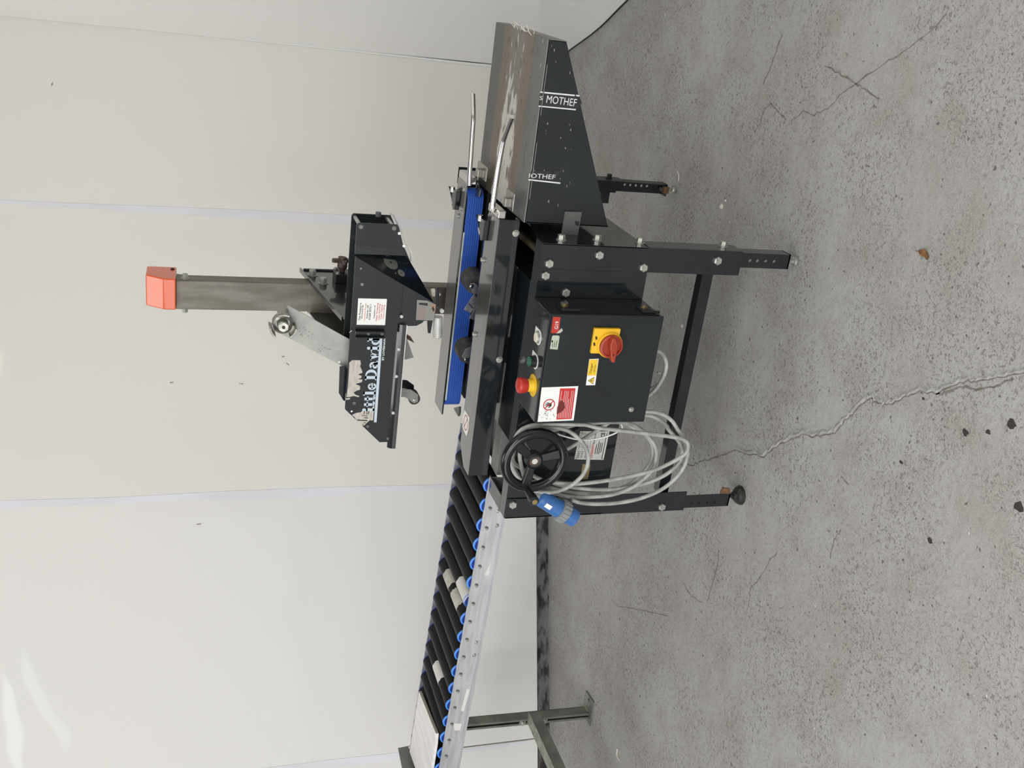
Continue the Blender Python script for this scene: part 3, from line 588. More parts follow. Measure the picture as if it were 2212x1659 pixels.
# ---- hand wheel
hc = V((-1.0752,2.0,.688))
g = G(); g.torus(hc, YN, .0715, .0125, 64, 14); rim = part('hand_wheel', g, 'black_gloss', M, 'black three-spoke hand wheel with crank handle')
g = G(); g.lathe(hc+V((0,.022,0)), YN, [(.016,0),(.0205,.006),(.0205,.026),(.0175,.03),(.0165,.027),(.0128,.0265)], 28); part('hub', g, 'black', rim)
g = G(); g.lathe(hc+V((0,-.004,0)), YN, [(.0126,.0),(.0126,.0008),(.0076,.0008)], 24); part('shaft_ring', g, 'rust', rim)
g = G(); g.lathe(hc+V((.0,.112,0)), YN, [(.0072,0),(.0072,.118)], 20); part('shaft', g, 'nameplate', rim)
for a in (48,-74,168):
    a = math.radians(a); u = V((math.cos(a),0,math.sin(a))); p = V((-u.z,0,u.x)); g = G()
    s0, s1 = hc+u*.017, hc+u*.064; w0, w1 = .0095, .0125
    g.prism([s0-p*w0+V((0,.010,0)), s1-p*w1+V((0,.004,0)), s1+p*w1+V((0,.004,0)), s0+p*w0+V((0,.010,0))], (0,-.012,0)); part('spoke', g, 'black', rim, bevel=.003)
hb = hc+V((-.0700,-.006,.0125))
g = G(); g.lathe(hb, YN, [(.007,0),(.0085,.006),(.0075,.010),(.0085,.016),(.0115,.05),(.0118,.064),(.009,.068)], 20); part('crank_handle', g, 'black', rim)
bolt(rim, hb+V((0,-.068,0)), YN, .0065, .001, 'brass', 'handle_screw', 12, False)
# ---- infeed table
g = G(); g.box(-.5565,-.147,2.2,2.605,.7165,.7205); tb = part('infeed_table', g, 'worn_steel', M, 'worn steel infeed table with dark tapered sides', bevel=.002)
sidep = [(-.5565,.7155),(-.1475,.7155),(-.1475,.677),(-.5565,.507)]
g = G(); g.prism(xz(sidep, 2.2), (0,.003,0)); fs = part('side_skirt', g, 'paint_matt', tb, bevel=.001)
g = G(); g.prism(xz(sidep, 2.602), (0,.003,0)); part('side_skirt', g, 'paint_matt', tb)
g = G(); g.prism(yz([(2.2,.7155),(2.605,.7155),(2.605,.677),(2.2,.677)], -.147), (-.003,0,0)); part('end_skirt', g, 'worn_steel', tb)
g = G(); g.prism([(-.1475,2.205,.677),(-.5565,2.205,.507),(-.5565,2.6,.507),(-.1475,2.6,.677)], (0,0,.003)); part('under_plate', g, 'paint_matt', tb)
g = G(); g.prism(yz([(2.2,.7155),(2.605,.7155),(2.605,.507),(2.2,.507)], -.5565), (.003,0,0)); part('end_skirt', g, 'paint_matt', tb)
for a, b in ((-.50,-.37),(-.31,-.20)): g = G(); g.box(a,b,2.1985,2.2002,.7140,.7152); part('skirt_lip', g, 'label_grey', fs, 'bright worn lip of the skirt')
def tag_strip(l): return l
ts = [(-.2593,.7221),(-.2582,.6293),(-.262,.6277),(-.2752,.62),(-.2916,.6321),(-.2911,.7218)]
decal('tape_label', ts[:4]+ts[4:], 'print_black', fs, 2.2, .0004, 'black tape strip with white lettering')
for q in ([[(-.2584,.7223),(-.2583,.7161),(-.261,.7159),(-.2611,.7224)],[(-.2582,.7124),(-.2584,.6399),(-.2616,.6396),(-.2614,.7124)],[(-.2582,.6374),(-.2584,.629),(-.2613,.628),(-.2615,.6359)],[(-.2888,.7219),(-.2893,.6324),(-.2921,.6323),(-.2913,.722)]]): decal('tape_line', q, 'print_white', fs, 2.2, .0007)
def down(body, a, b, h, m, bold=0, name='lettering'):   # lettering that runs down the skirt, a start, b end of the baseline
    a, b = V((a[0],2.2,a[1])), V((b[0],2.2,b[1])); r = (b-a); up = V((-r.z,0,r.x)); lettering(name, body, a, r, up, h, m, fs, r.length, bold, lift=.0008)
tl = [(-.2815,.7053),(-.2839,.6333),(-.2767,.7216),(-.2766,.7147)]
down('MOTHEF', tl[0], tl[1], .0165, 'print_white'); down('S', tl[2], tl[3], .0085, 'print_white')
ts2 = [(-.4361,.7196),(-.4335,.6971),(-.4329,.6614),(-.4277,.6441),(-.4504,.6575),(-.4543,.7222)]
decal('tape_label', ts2, 'print_black', fs, 2.2, .0004, 'torn remains of a lettered tape strip')
decal('tape_line', [(-.4537,.7233),(-.4569,.6443),(-.4601,.6441),(-.4566,.7232)], 'print_white', fs, 2.2, .0007)
tl = [(-.4507,.7227),(-.4505,.6587)]
down('IOTHEF', tl[0], tl[1], .0105, 'print_white')
r3 = random.Random(11)
chips = [(-.1602,.7096),(-.1698,.7021),(-.1923,.695),(-.2114,.6591),(-.3262,.695),(-.3426,.6964),(-.3484,.6955),(-.3257,.642),(-.3371,.6376),(-.3778,.6441),(-.3803,.6295),(-.3558,.659),(-.308,.609),(-.153,.7313),(-.4253,.7186),(-.4344,.711),(-.4347,.6663),(-.43,.6412),(-.4485,.6461),(-.4556,.6216),(-.4649,.6267),(-.5102,.6419),(-.5031,.6665),(-.4329,.687)]
for x, z in chips:
    s = r3.uniform(.0012,.0032); decal('paint_chip', [(x+s*r3.uniform(.5,1.9)*math.cos(a)+s*.5*math.sin(a), z+s*r3.uniform(.15,.8)*math.sin(a)) for a in [i*PI/3 for i in range(6)]], 'label_grey', fs, 2.2, .0004)
g = G(); g.prism(xz([(-.5235,.6237),(-.5225,.5813),(-.5815,.5826),(-.5835,.6245)], 2.199), (0,-.003,0)); hb_ = part('hook_bracket', g, 'bracket_grey', tb, 'grey flat bracket with square slot')
decal('slot', [(-.5446,.5962),(-.545,.5845),(-.556,.5832),(-.5545,.593)], 'black', hb_, 2.1958)
# strands of torn tape on the table end
g = G()
for i in range(14):
    y = 2.30+.012*i; x = -.147+r3.uniform(-.004,.004); p = V((x,y,.7205)); q_ = [p]
    for k in range(3): p = p+V((r3.uniform(.001,.006), r3.uniform(-.008,.008), r3.uniform(-.001,.005))); q_.append(p)
    g.tube(q_, .0007, 4)
part('tape_strands', g, 'flake', tb)['kind'] = 'stuff'
# ---- side belt beams
g = G(); top_n = [(-.5461,2.2223),(-.5481,2.293),(-.5536,2.3073),(-.5625,2.3133)]
nb = [(-1.233,2.22),(-.5565,2.22),(-.5515,2.29),(-.556,2.304),(-.568,2.313),(-.73,2.320),(-1.19,2.320),(-1.233,2.27)]
g.prism([(x,y,.7705) for x, y in nb], (0,0,.0015)); g.box(-1.233,-.5565,2.22,2.2225,.722,.773); g.box(-1.233,-.5565,2.2225,2.25,.722,.7245)
bm1 = part('side_beam', g, 'paint', M, bevel=.0012)
g = G(); g.prism([(x,y,.772) for x, y in nb], (0,0,.002)); part('top_plate', g, 'worn_sheen_paint', bm1, 'worn top of the beam, wall reflection in its grey colour', bevel=.0012)
g = G(); g.box(-1.2,-.58,2.24,2.33,.728,.766); part('beam_core', g, 'black', bm1)
g = G(); bt = [(-1.203,2.527),(-.541,2.527),(-.541,2.606),(-.548,2.614),(-1.203,2.614)]; g.prism([(-1.203,2.527,.7695),(-.541,2.527,.7695),(-.541,2.606,.7695),(-.548,2.614,.7695),(-1.203,2.614,.7695)], (0,0,.0025)); g.box(-1.203,-.541,2.6115,2.614,.722,.773)
bm2 = part('side_beam', g, 'paint', M, bevel=.0012)
g = G(); g.prism([(x,y,.772) for x, y in bt], (0,0,.002)); part('top_plate', g, 'worn_sheen_paint', bm2, 'worn top of the beam, wall reflection in its grey colour', bevel=.0012)
def belt(cy, sgn, par, x0=-1.145, x1=-.586, r=.03, z0=.728, z1=.7705):
    n = 14; out = [(x1+r*math.cos(a), cy+r*math.sin(a)) for a in [-PI/2+PI*i/n for i in range(n+1)]]+[(x0+r*math.cos(a), cy+r*math.sin(a)) for a in [PI/2+PI*i/n for i in range(n+1)]]
    inn = [(x1+(r-.004)*math.cos(a), cy+(r-.004)*math.sin(a)) for a in [-PI/2+PI*i/n for i in range(n+1)]]+[(x0+(r-.004)*math.cos(a), cy+(r-.004)*math.sin(a)) for a in [PI/2+PI*i/n for i in range(n+1)]]
    k = len(out); g = G(); vs = [(x,y,z) for z in (z0,z1) for x, y in out]+[(x,y,z) for z in (z0,z1) for x, y in inn]
    fs_ = []
    for i in range(k):
        j = (i+1) % k; fs_ += [(i,j,k+j,k+i),(2*k+j,2*k+i,3*k+i,3*k+j),(k+i,k+j,3*k+j,3*k+i),(j,i,2*k+i,2*k+j)]
    g.add(vs, fs_); b = part('drive_belt', g, 'belt', M, 'woven blue drive belt')
    for x in (x0, x1): g = G(); g.cyl((x,cy,z0+.002),(x,cy,z1-.002),r-.0045,n=28); part('pulley', g, 'black', b)
    g = G(); g.box(x0,x1,cy-.018,cy+.018,z0+.004,z1-.004); part('belt_bed', g, 'black', b)
belt(2.541, 1, M); belt(2.302, -1, M, -1.15, -.63)
g = G(); g.box(-1.15,-.668,2.5085,2.5105,.770,.7735); part('belt_guard_strip', g, 'nameplate', bm2)
g = G(); g.prism([(-1.2137,2.5923,.716),(-1.2139,2.5382,.716),(-1.1987,2.5317,.716),(-1.1833,2.5382,.716)], (0,0,.006)); part('beam_foot', g, 'bracket_grey', bm2)
g = G(); g.box(-1.15,-.55,2.52,2.612,.708,.716); part('beam_foot', g, 'black', bm2)
for x in (-1.115,-1.19): g = G(); g.box(x-.016,x+.008,2.40,2.43,.712,.725); part('wear_block', g, 'nameplate', bm2)
g = G(); g.box(-1.12,-.55,2.606,2.609,.58,.721); part('light_gap_plate', g, 'black', bm2)  # added black plate, blocks the light slit below the beam
# bolts, clamps, stickers on the beams
for x, z in ((-.5871,.73),(-.9085,.7303)): bolt(bm1, (x,2.22,z), YN, .0062, .005, 'zinc', 'screw', 14)
for x, y in ((-.6797,2.305),(-.8724,2.3005)): bolt(bm1, (x,y,.774), XU, .006, .005, 'zinc', 'screw', 12)
for x, y in ((-.6153,2.5536),(-.6399,2.5701)): bolt(bm2, (x,y,.774), XU, .005, .003, 'zinc', 'screw', 12)
def clamp(par, x, y, s):
    g = G(); g.prism([(x,y+.0,.775),(x-.006,y+.052,.775),(x-.055,y+.02,.775),(x-.05,y+.004,.775)], (0,0,.012)); c = part('clamp_lever', g, 'black_gloss', par, bevel=.001)
    g = G(); g.prism([(x-.004,y+.048,.778),(x-.001,y+.06,.790),(x-.05,y+.028,.780),(x-.05,y+.022,.778)], (0,0,.003)); part('lever_tab', g, 'paint', c)
    g = G(); g.cyl((x+.004,y+.035,.788),(x-.010,y+.037,.788),.006,n=14); part('clamp_screw', g, 'chrome', c)
    g = G(); g.cyl((x-.034,y+.055,.780),(x-.046,y+.04,.780),.0055,n=14); part('clamp_screw', g, 'chrome', c)
clamp(bm1, -.578, 2.29, 1); clamp(bm2, -.574, 2.57, 1)
def on_top(pl, m, name, par, lift=.0004, label=None): return print_poly(name, [pl], (0,0,.774), (1,0,0), (0,1,0), m, par, lift, label)
stp = [(-1.0892,2.3154),(-1.0884,2.2934),(-1.0885,2.2646),(-1.1192,2.2625),(-1.1461,2.2711),(-1.1429,2.2962),(-1.1392,2.3161),(-1.1125,2.3213)]
on_top(stp, 'white', 'ban_sticker', bm1, label='white sticker with red ban sign, peeling')
sx_, sy_ = (-1.1148,2.2908)
print_poly('ban_sign', [[(sx_+a*1.0, sy_+b*.95) for a, b in q_] for q_ in [[(x,y) for x, y in q2] for q2 in ringp(0,0,.0205,.018)]+[bar2(0,0,-.6,.019,.0012)]], (0,0,.774), (1,0,0), (0,1,0), 'print_red', bm1, .0009)
g = G(); g.prism([(-.5565,2.222,.758),(-.5365,2.222,.758),(-.5365,2.305,.758),(-.5565,2.305,.758)], (0,0,.02)); br1 = part('rod_bracket', g, 'chrome', bm1, bevel=.003)
g = G(); g.box(-.5365,-.495,2.222,2.285,.742,.7445); g.box(-.53,-.51,2.235,2.255,.7445,.760); part('bracket_plate', g, 'steel', br1, bevel=.001)
g = G(); g.tube(catmull([(-.548,2.252,.784),(-.53,2.249,.785),(-.45,2.243,.785),(-.385,2.231,.785),(-.365,2.222,.785),(-.345,2.208,.785),(-.316,2.186,.785)], 5), .0062, 14); part('guide_rod', g, 'chrome', br1, 'bright bent guide rod')
g = G(); g.prism([(-.541,2.5,.755),(-.522,2.5,.755),(-.522,2.6,.755),(-.541,2.6,.755)], (0,0,.022)); br2 = part('rod_bracket', g, 'chrome', bm2, bevel=.003)
g = G(); g.box(-.522,-.485,2.46,2.545,.742,.7445); g.box(-.515,-.495,2.475,2.50,.7445,.762); part('bracket_plate', g, 'steel', br2, bevel=.001)
g = G(); g.prism([(-.57,2.50,.752),(-.53,2.50,.752),(-.545,2.455,.752),(-.56,2.46,.752)], (0,0,.003)); part('bracket_plate', g, 'paint', br2)
g = G(); g.tube(catmull([(-.535,2.466,.784),(-.5,2.472,.785),(-.40,2.488,.785),(-.368,2.494,.785),(-.3175,2.52,.785)], 5), .0062, 14); part('guide_rod', g, 'chrome', br2, 'bright bent guide rod')
# ---- lower taping unit between the belts
g = G(); g.box(-1.10,-.62,2.378,2.381,.70,.742); g.box(-1.10,-.62,2.452,2.455,.70,.735); g.box(-1.10,-.62,2.381,2.452,.70,.712); lu = part('lower_tape_unit', g, 'black', M)
g = G(); g.cyl((-.765,2.385,.762),(-.765,2.43,.762),.0295,n=32); part('press_roller', g, 'rubber', lu)
g = G(); g.prism([(-.7699,2.383,.7794),(-.7915,2.383,.7692),(-.7935,2.383,.7629),(-.7949,2.383,.7515),(-.7736,2.383,.7535),(-.7639,2.383,.7663),(-.7642,2.383,.7762)], (0,-.0025,0)); part('roller_bracket', g, 'steel', lu)
bolt(lu, (-.773,2.380,.774), YN, .0045, .003, 'chrome', 'pin', 12)
g = G(); g.cyl((-.958,2.385,.758),(-.958,2.43,.758),.0295,n=32); part('press_roller', g, 'rubber', lu)
g = G(); g.prism([(-.9438,2.383,.7718),(-.9662,2.383,.779),(-.9727,2.383,.7698),(-.9709,2.383,.762),(-.9661,2.383,.7511),(-.9342,2.383,.7513)], (0,-.0025,0)); part('roller_bracket', g, 'steel', lu)
g = G(); g.prism([(-.943,2.432,.7706),(-.9333,2.432,.7555),(-.9319,2.432,.7383),(-.9558,2.432,.7356),(-.9512,2.432,.7536)], (0,.0025,0)); part('roller_bracket', g, 'steel', lu)
bolt(lu, (-.9745,2.380,.767), YN, .0035, .003, 'chrome', 'pin', 12)
g = G(); g.prism([(-.7964,2.39,.7612),(-.8396,2.39,.7843),(-.8483,2.39,.7643),(-.8303,2.39,.7511),(-.8154,2.39,.7472)], (0,.002,0)); bl = part('wiper_plate', g, 'steel', lu)
g = G(); g.prism([(-.8227,2.388,.7744),(-.8221,2.388,.7728),(-.8355,2.388,.7595),(-.8372,2.388,.7604)], (0,-.001,0)); part('cut_slot', g, 'chrome', bl)
g = G(); g.prism([(-.8283,2.384,.7541),(-.8601,2.384,.7702),(-.866,2.384,.7509),(-.8476,2.384,.7485)], (0,-.002,0)); part('wiper_plate', g, 'steel', lu)
g = G(); g.prism([(-.8122,2.396,.7628),(-.8188,2.396,.7542),(-.8266,2.396,.7476),(-.8061,2.396,.7478),(-.8006,2.396,.7529)], (0,.002,0)); part('blade_guard', g, 'rust', lu, 'reddish blade guard')
# ---- mast behind the beams, with its carriage
g = G(); g.box(-.978,-.896,2.74,2.79,.45,1.487); ms = part('mast', g, 'mast_steel', M, bevel=.002)
g = G(); g.prism(yz([(2.716,1.487),(2.717,1.517),(2.749,1.563),(2.825,1.561),(2.823,1.484)], -.885), (-.087,0,0)); cp_ = part('mast_cap', g, 'orange', ms, 'glossy orange end cap', bevel=.003)
bolt(ms, (-.885,2.80,1.495), XR, .004, .002, 'black', 'screw', 10)
g = G(); g.prism(yz([(2.79,1.50),(2.815,1.50),(2.80,1.455),(2.79,1.45)], -.90), (-.07,0,0)); part('cap_bracket', g, 'bracket_grey', ms)
bolt(ms, (-.896,2.757,1.463), XR, .0085, .012, 'arm_plate'); bolt(ms, (-.978,2.757,1.463), (-1,0,0), .0085, .012, 'arm_plate')
g = G(); g.box(-.9805,-.8945,2.737,2.792,1.0,1.1355); car = part('carriage', g, 'mast_steel', M, bevel=.001)
for x, t in ((-.893,.004),(-.9845,.004)):
    g = G(); g.prism(yz([(2.856,1.146),(2.715,1.126),(2.52,1.095),(2.449,1.085),(2.449,.965),(2.856,.965)], x), (-t if x > -.9 else t,0,0)); pl_ = part('carriage_plate', g, 'paint' if x > -.9 else 'worn_sheen_paint', car)  # left plate: its reflection is put into the paler colour
    if x > -.9:
        g = G(); g.box(-.897,-.889,2.852,2.862,.965,1.137); part('plate_edge', g, 'black', car)
g = G(); g.prism(yz([(2.856,1.148),(2.715,1.128),(2.449,1.087),(2.449,1.083),(2.715,1.124),(2.856,1.144)], -.886), (-.012,0,0)); part('plate_flange', g, 'paint', car)
for y, z in ((2.8097,1.1169),(2.7389,1.0958)): bolt(car, (-.893,y,z), XR, .0105, .016, 'arm_plate')
g = G(); g.box(-.893,-.866,2.74,2.796,1.014,1.062); kb = part('knob_block', g, 'black', car, bevel=.002)
for y, z in ((2.745,1.045),(2.79,1.045)): bolt(car, (-.866,y,z+.010), XR, .005, .004)
g = G(); g.cyl((-.866,2.768,1.040),(-.855,2.768,1.040),.008,n=16); g.lathe((-.857,2.768,1.0405), XR, [(.012,0),(.0145,.006),(.014,.018),(.011,.033),(.006,.035)], 20)
for i in range(4):
    a = i*PI/2+.08; u = V((0,math.cos(a),math.sin(a))); q0 = V((-.839,2.768,1.0405)); p = V((0,-u.z,u.y))
    g.prism([q0+u*.006-p*.009, q0+u*.028-p*.0065, q0+u*.031, q0+u*.028+p*.0065, q0+u*.006+p*.009], (.011,0,0))
part('star_knob', g, 'knob_brown', car, 'brown four-armed clamping knob', bevel=.002)
# ---- upper taping head
fy = 2.355
fp = [(-1.199,.954),(-1.199,.983),(-1.1036,1.0785),(-1.1,1.0795),(-.697,1.0795),(-.7665,.955)]
g = G(); g.prism(xz(fp, fy), (0,.004,0)); th = part('taping_head', g, 'paint_matt', M, bevel=.0008)
g = G(); g.prism(xz([(-1.16,.954),(-1.16,.99),(-1.085,1.0795),(-.6205,1.0795),(-.6155,1.075),(-.6155,.983)]+[(-.7361,.9212),(-.7952,.8805)]+[(-.8907,.8716),(-.9056,.892),(-.9065,.9195),(-.9157,.9312)]+[(-.93,.954)], 2.443), (0,.004,0)); part('rear_plate', g, 'paint_matt', th)
g = G(); g.prism(xz([(-.6709,1.0809),(-.6205,1.0815),(-.6154,1.076),(-.6152,.983),(-.622,.979),(-.6709,.9635)], fy), (0,.004,0)); part('entry_plate', g, 'paint_matt', th, bevel=.0006)
g = G(); g.prism(xz([(-.6935,1.0795),(-.6709,1.0805),(-.6709,.966),(-.6935,.956)], 2.361), (0,.003,0)); part('entry_flange', g, 'paint', th)
for z in (1.0689,1.0575,1.0462): g = G(); g.cyl((-.682,2.3606,z),(-.682,2.362,z),.0023,n=12); part('bolt_hole', g, 'black', th)
for z in (1.071,.991):
    g = G(); g.cyl((-.624,2.359,z),(-.624,2.443,z),.0045,n=14); part('spacer_rod', g, 'zinc', th)
    bolt(th, (-.624,fy,z), YN, .0042, .003, 'dull_nut', 'screw', 12)
for x, z in ((-.6361,.9775),(-.6668,.9635)): bolt(th, (x,fy,z), YN, .0036, .003, 'white', 'screw', 12, False)
sa, sb = V((-.697,2.359,1.078)), V((-.812,2.359,.873))
sq = [sa, sb]+[V(q) for q in [(-.7355,2.441,.9216),(-.7182,2.441,.9353)]]
nn = (sb-sa).cross(sq[2]-sa).normalized()
if nn.x < 0: nn = -nn
g = G(); g.add([sq[0],sq[1],sq[2],sq[3]], [(0,1,2),(0,2,3)]); g.add([q-nn*.003 for q in sq], [(2,1,0),(3,2,0)]); slp = part('slant_plate', g, 'paint', th)
for q_, r_ in [((-0.7245,2.4026,0.9824),0.021),((-0.7468,2.3896,0.9565),0.0105)]:
    g = G(); g.cyl(V(q_)+nn*.0002, V(q_)+nn*.0012, r_, n=28); part('plate_hole', g, 'strut', th)  # pale disc: the reflection at the hole is put into its colour
    g = G(); g.cyl(V(q_)+nn*.0012, V(q_)+nn*.0016, r_*.16, n=12); part('bolt_hole', g, 'black', th)
rim_ = [(-.6139,2.447,.9843),(-.6166,2.447,.9769),(-.671,2.447,.9454),(-.7142,2.447,.9223),(-.734,2.447,.9205)]
g = G()
for a, b in zip(rim_, rim_[1:]): g.prism([a, b, (b[0],b[1],b[2]-.0045), (a[0],a[1],a[2]-.0045)], (0,.012,0))
part('edge_strip', g, 'nameplate', th, 'bright worn edge strip')
br_ = [(-.6116,2.447,1.0252),(-.6107,2.447,1.0081)]
g = G(); g.cyl((br_[0][0]-.005,2.43,(br_[0][2]+br_[1][2])/2),(br_[0][0]+.006,2.43,(br_[0][2]+br_[1][2])/2),.007,n=14); part('stop_stud', g, 'bracket_grey', th)
g = G(); g.prism(xz([(-.765,.9575),(-.814,.868),(-.8585,.868),(-.8605,.912),(-.866,.9575)], fy+.001), (0,.003,0)); sn = part('nose_bracket', g, 'paint', th)
lab = [(-.8038,.9186),(-.8049,.8928),(-.8151,.8692),(-.8579,.8696),(-.857,.9166)]
decal('blade_label', lab, 'label_grey', th, fy, .0006, 'grey blade warning label, glare in its colour')  # label lightened: the glare on it is put into the colour
for i in range(7):
    t0 = [(-.8211,.9138),(-.8552,.9115)]; z = t0[0][1]-.0028*i; decal('label_line', [(t0[1][0],z),(t0[0][0]-.001*(i%3),z),(t0[0][0]-.001*(i%3),z-.0011),(t0[1][0],z-.0011)], 'label_pink', th, fy, .0009)
decal('label_block', [(-.8111,.9131),(-.8115,.8906),(-.8189,.8899),(-.8161,.9126)], 'print_black', th, fy, .0009)
decal('label_block', [(-.8145,.8798),(-.8168,.8698),(-.836,.8704),(-.8312,.879)], 'label_tan', th, fy, .0009)
decal('label_block', [(-.8186,.877),(-.8285,.8711),(-.8344,.8738),(-.8262,.8787)], 'print_black', th, fy, .0012)
g = G(); prof = [(2.359,.962),(2.3545,.962),(2.3490,.9575),(2.3460,.951),(2.3455,.9415),(2.3475,.9415),(2.3485,.950),(2.352,.9555),(2.359,.9575)]
g.prism([(-1.214,y,z) for y, z in prof], (.346,0,0)); part('bottom_flange', g, 'paint', th)
g = G(); g.box(-1.15,-.868,2.3462,2.3475,.939,.9425); part('flange_edge', g, 'nameplate', th)
for x in (-.846,-.9336,-1.0078,-1.1107): bolt(th, (x,2.349,.9555), YN, .0042, .004, 'nameplate', 'dome_screw', 14, False)
for x, z, m, r_ in ((-.7669,1.0585,'dull_nut',.0045),(-.742,1.0257,'black',.0022),(-.7364,.9781,'black',.0022),(-.7605,1.0655,'black',.002),(-.7269,1.064,'dull_nut',.003),(-1.0846,1.057,'bracket_grey',.005),(-1.1511,1.0176,'bracket_grey',.0045),(-1.1878,.962,'bracket_grey',.0045),(-1.083,.981,'black',.0018),(-1.131,.982,'black',.0014),(-1.077,1.066,'black',.0022)):
    if m == 'black': g = G(); g.cyl((x,fy-.0004,z),(x,fy+.001,z),r_,n=12); part('bolt_hole', g, m, th)
    else: bolt(th, (x,fy,z), YN, r_, .003, m, 'screw', 14, False)
g = G(); g.cyl((-1.1084,fy-.0004,1.0619),(-1.1084,fy+.001,1.0619),.0026,n=12); part('bolt_hole', g, 'white', th)
# rear top rail of the head, seen above the front plate
g = G(); g.prism(xz([(-1.0735,1.090),(-1.09,1.080),(-1.09,1.076),(-.995,1.078),(-.995,1.0955),(-1.068,1.0935)], 2.38), (0,.003,0)); part('top_rail', g, 'paint', th)
# channel clip with ring
g = G(); g.box(-.902,-.8993,2.338,fy,.995,1.0675); g.box(-.8875,-.8848,2.338,fy,.995,1.0675); g.box(-.902,-.8848,2.350,fy,.995,1.0675); part('cover_clip', g, 'paint', th, bevel=.0008)
for z in (1.0349,1.0009): bolt(th, (-.8935,2.350,z), YN, .0045, .003, 'bracket_grey', 'screw', 12, False)
g = G(); g.torus((-.8885,2.352,1.0775), (.7,.4,.6), .005, .0014, 20, 6); part('pull_ring', g, 'chrome', th)
# lettering: slab-serif word, underline, maker line
def band(cx, cy, rx, ry, tx, ty, a0, a1, n=16):
    o = []
    for i in range(n):
        p, q_ = math.radians(a0+(a1-a0)*i/n), math.radians(a0+(a1-a0)*(i+1)/n)
        o.append([(cx+rx*math.cos(p),cy+ry*math.sin(p)),(cx+rx*math.cos(q_),cy+ry*math.sin(q_)),(cx+(rx-tx)*math.cos(q_),cy+(ry-ty)*math.sin(q_)),(cx+(rx-tx)*math.cos(p),cy+(ry-ty)*math.sin(p))])
    return o
def rc(a, b, c, d): return [[(a,b),(c,b),(c,d),(a,d)]]
dot = lambda cx, cy, r: [[(cx+r*math.cos(i*PI/8),cy+r*math.sin(i*PI/8)) for i in range(16)]]
GL = {'i': (.50, rc(.11,0,.39,.68)+rc(0,0,.5,.12)+rc(.0,.56,.39,.68)+dot(.25,.87,.145)),
 'l': (.50, rc(.11,0,.39,1.02)+rc(0,0,.5,.12)+rc(.0,.90,.39,1.02)),
 't': (.52, rc(.10,.14,.36,.90)+rc(0,.56,.48,.69)+band(.34,.18,.24,.20,.24,.15,180,350)),
 'e': (.72, band(.36,.33,.36,.36,.23,.12,20,335)+rc(.10,.27,.70,.37)+[[(.52,.36),(.70,.36),(.66,.50),(.5,.48)]]),
 'D': (1.06, rc(.11,0,.40,.98)+rc(0,0,.5,.12)+rc(0,.86,.5,.98)+band(.48,.49,.56,.49,.28,.12,-90,90)),
 'a': (.76, band(.30,.21,.30,.22,.22,.10,0,360)+rc(.38,.0,.64,.46)+band(.33,.45,.31,.24,.26,.12,0,160)+rc(.46,0,.76,.12)),
 'v': (.84, [[(.06,.66),(.35,.66),(.56,.0),(.32,.0)]]+[[(.60,.66),(.74,.66),(.52,.0),(.38,.0)]]+rc(0,.57,.42,.66)+rc(.52,.57,.84,.66)),
 'd': (.80, band(.34,.33,.34,.34,.23,.12,0,360)+rc(.42,.0,.70,1.02)+rc(.32,.90,.70,1.02)+rc(.5,0,.80,.12))}
def word(t, x0, x1, z, h, m):
    adv = {' ': .3}; tot = sum(GL[c][0]+.05 if c in GL else adv[c] for c in t); sx = (x1-x0)/tot; x = x0; out = []
    for c in t:
        if c in GL: out += [[(x+a*sx, z+b*h) for a, b in p] for p in GL[c][1]]; x += (GL[c][0]+.05)*sx
        else: x += adv[c]*sx
    print_poly('word_mark', out, (0,fy,0), XR, XU, m, th, .0004)
word('ittle', -1.1115, -1.0275, 1.0045, .030, 'print_blue'); word('David', -1.0215, -.9015, 1.0045, .030, 'print_blue')
decal('underline', [(-1.1405,.9953),(-1.1405,1.0022),(-.9021,1.0047),(-.9021,.9978)], 'print_blue', th, fy)
words('BY LOVESHAW', -.9667, .9893, .0055, 'print_white', th, fy, .0598, .03)
# torn paper labels
decal('torn_label', [(-.9735,1.0768),(-.9667,1.0694),(-.9669,1.0496),(-.9768,1.0469),(-.9837,1.0485),(-.994,1.0438),(-1.0008,1.0414),(-1.0057,1.0526),(-1.0095,1.0431),(-1.0155,1.0436),(-1.0181,1.0525),(-1.0199,1.0401),(-1.0268,1.0416),(-1.0319,1.0572),(-1.0372,1.0449),(-1.0477,1.0447),(-1.0502,1.0528),(-1.0554,1.0605),(-1.0616,1.0553),(-1.0652,1.0454),(-1.0687,1.0468),(-1.0651,1.0582),(-1.0684,1.074),(-1.0677,1.078),(-1.044,1.0763),(-1.0026,1.0758)], 'paper', th, fy, .0005, 'torn paper label remains')
decal('torn_label', [(-1.0712,1.0794),(-1.0704,1.0675),(-1.0748,1.0696),(-1.0761,1.0783)], 'paper', th, fy, .0005)
decal('torn_label', [(-1.1194,1.0611),(-1.1135,1.0518),(-1.1108,1.0375),(-1.1003,1.0301),(-1.1045,1.0217),(-1.0991,1.0204),(-1.101,1.0106),(-1.0887,1.0049),(-1.1091,1.0047),(-1.136,1.0051),(-1.1338,1.0123),(-1.1403,1.0192),(-1.1492,1.0267),(-1.1485,1.0333),(-1.1344,1.0472),(-1.1236,1.0544)], 'paper', th, fy, .0003, 'torn paper label with faint print')
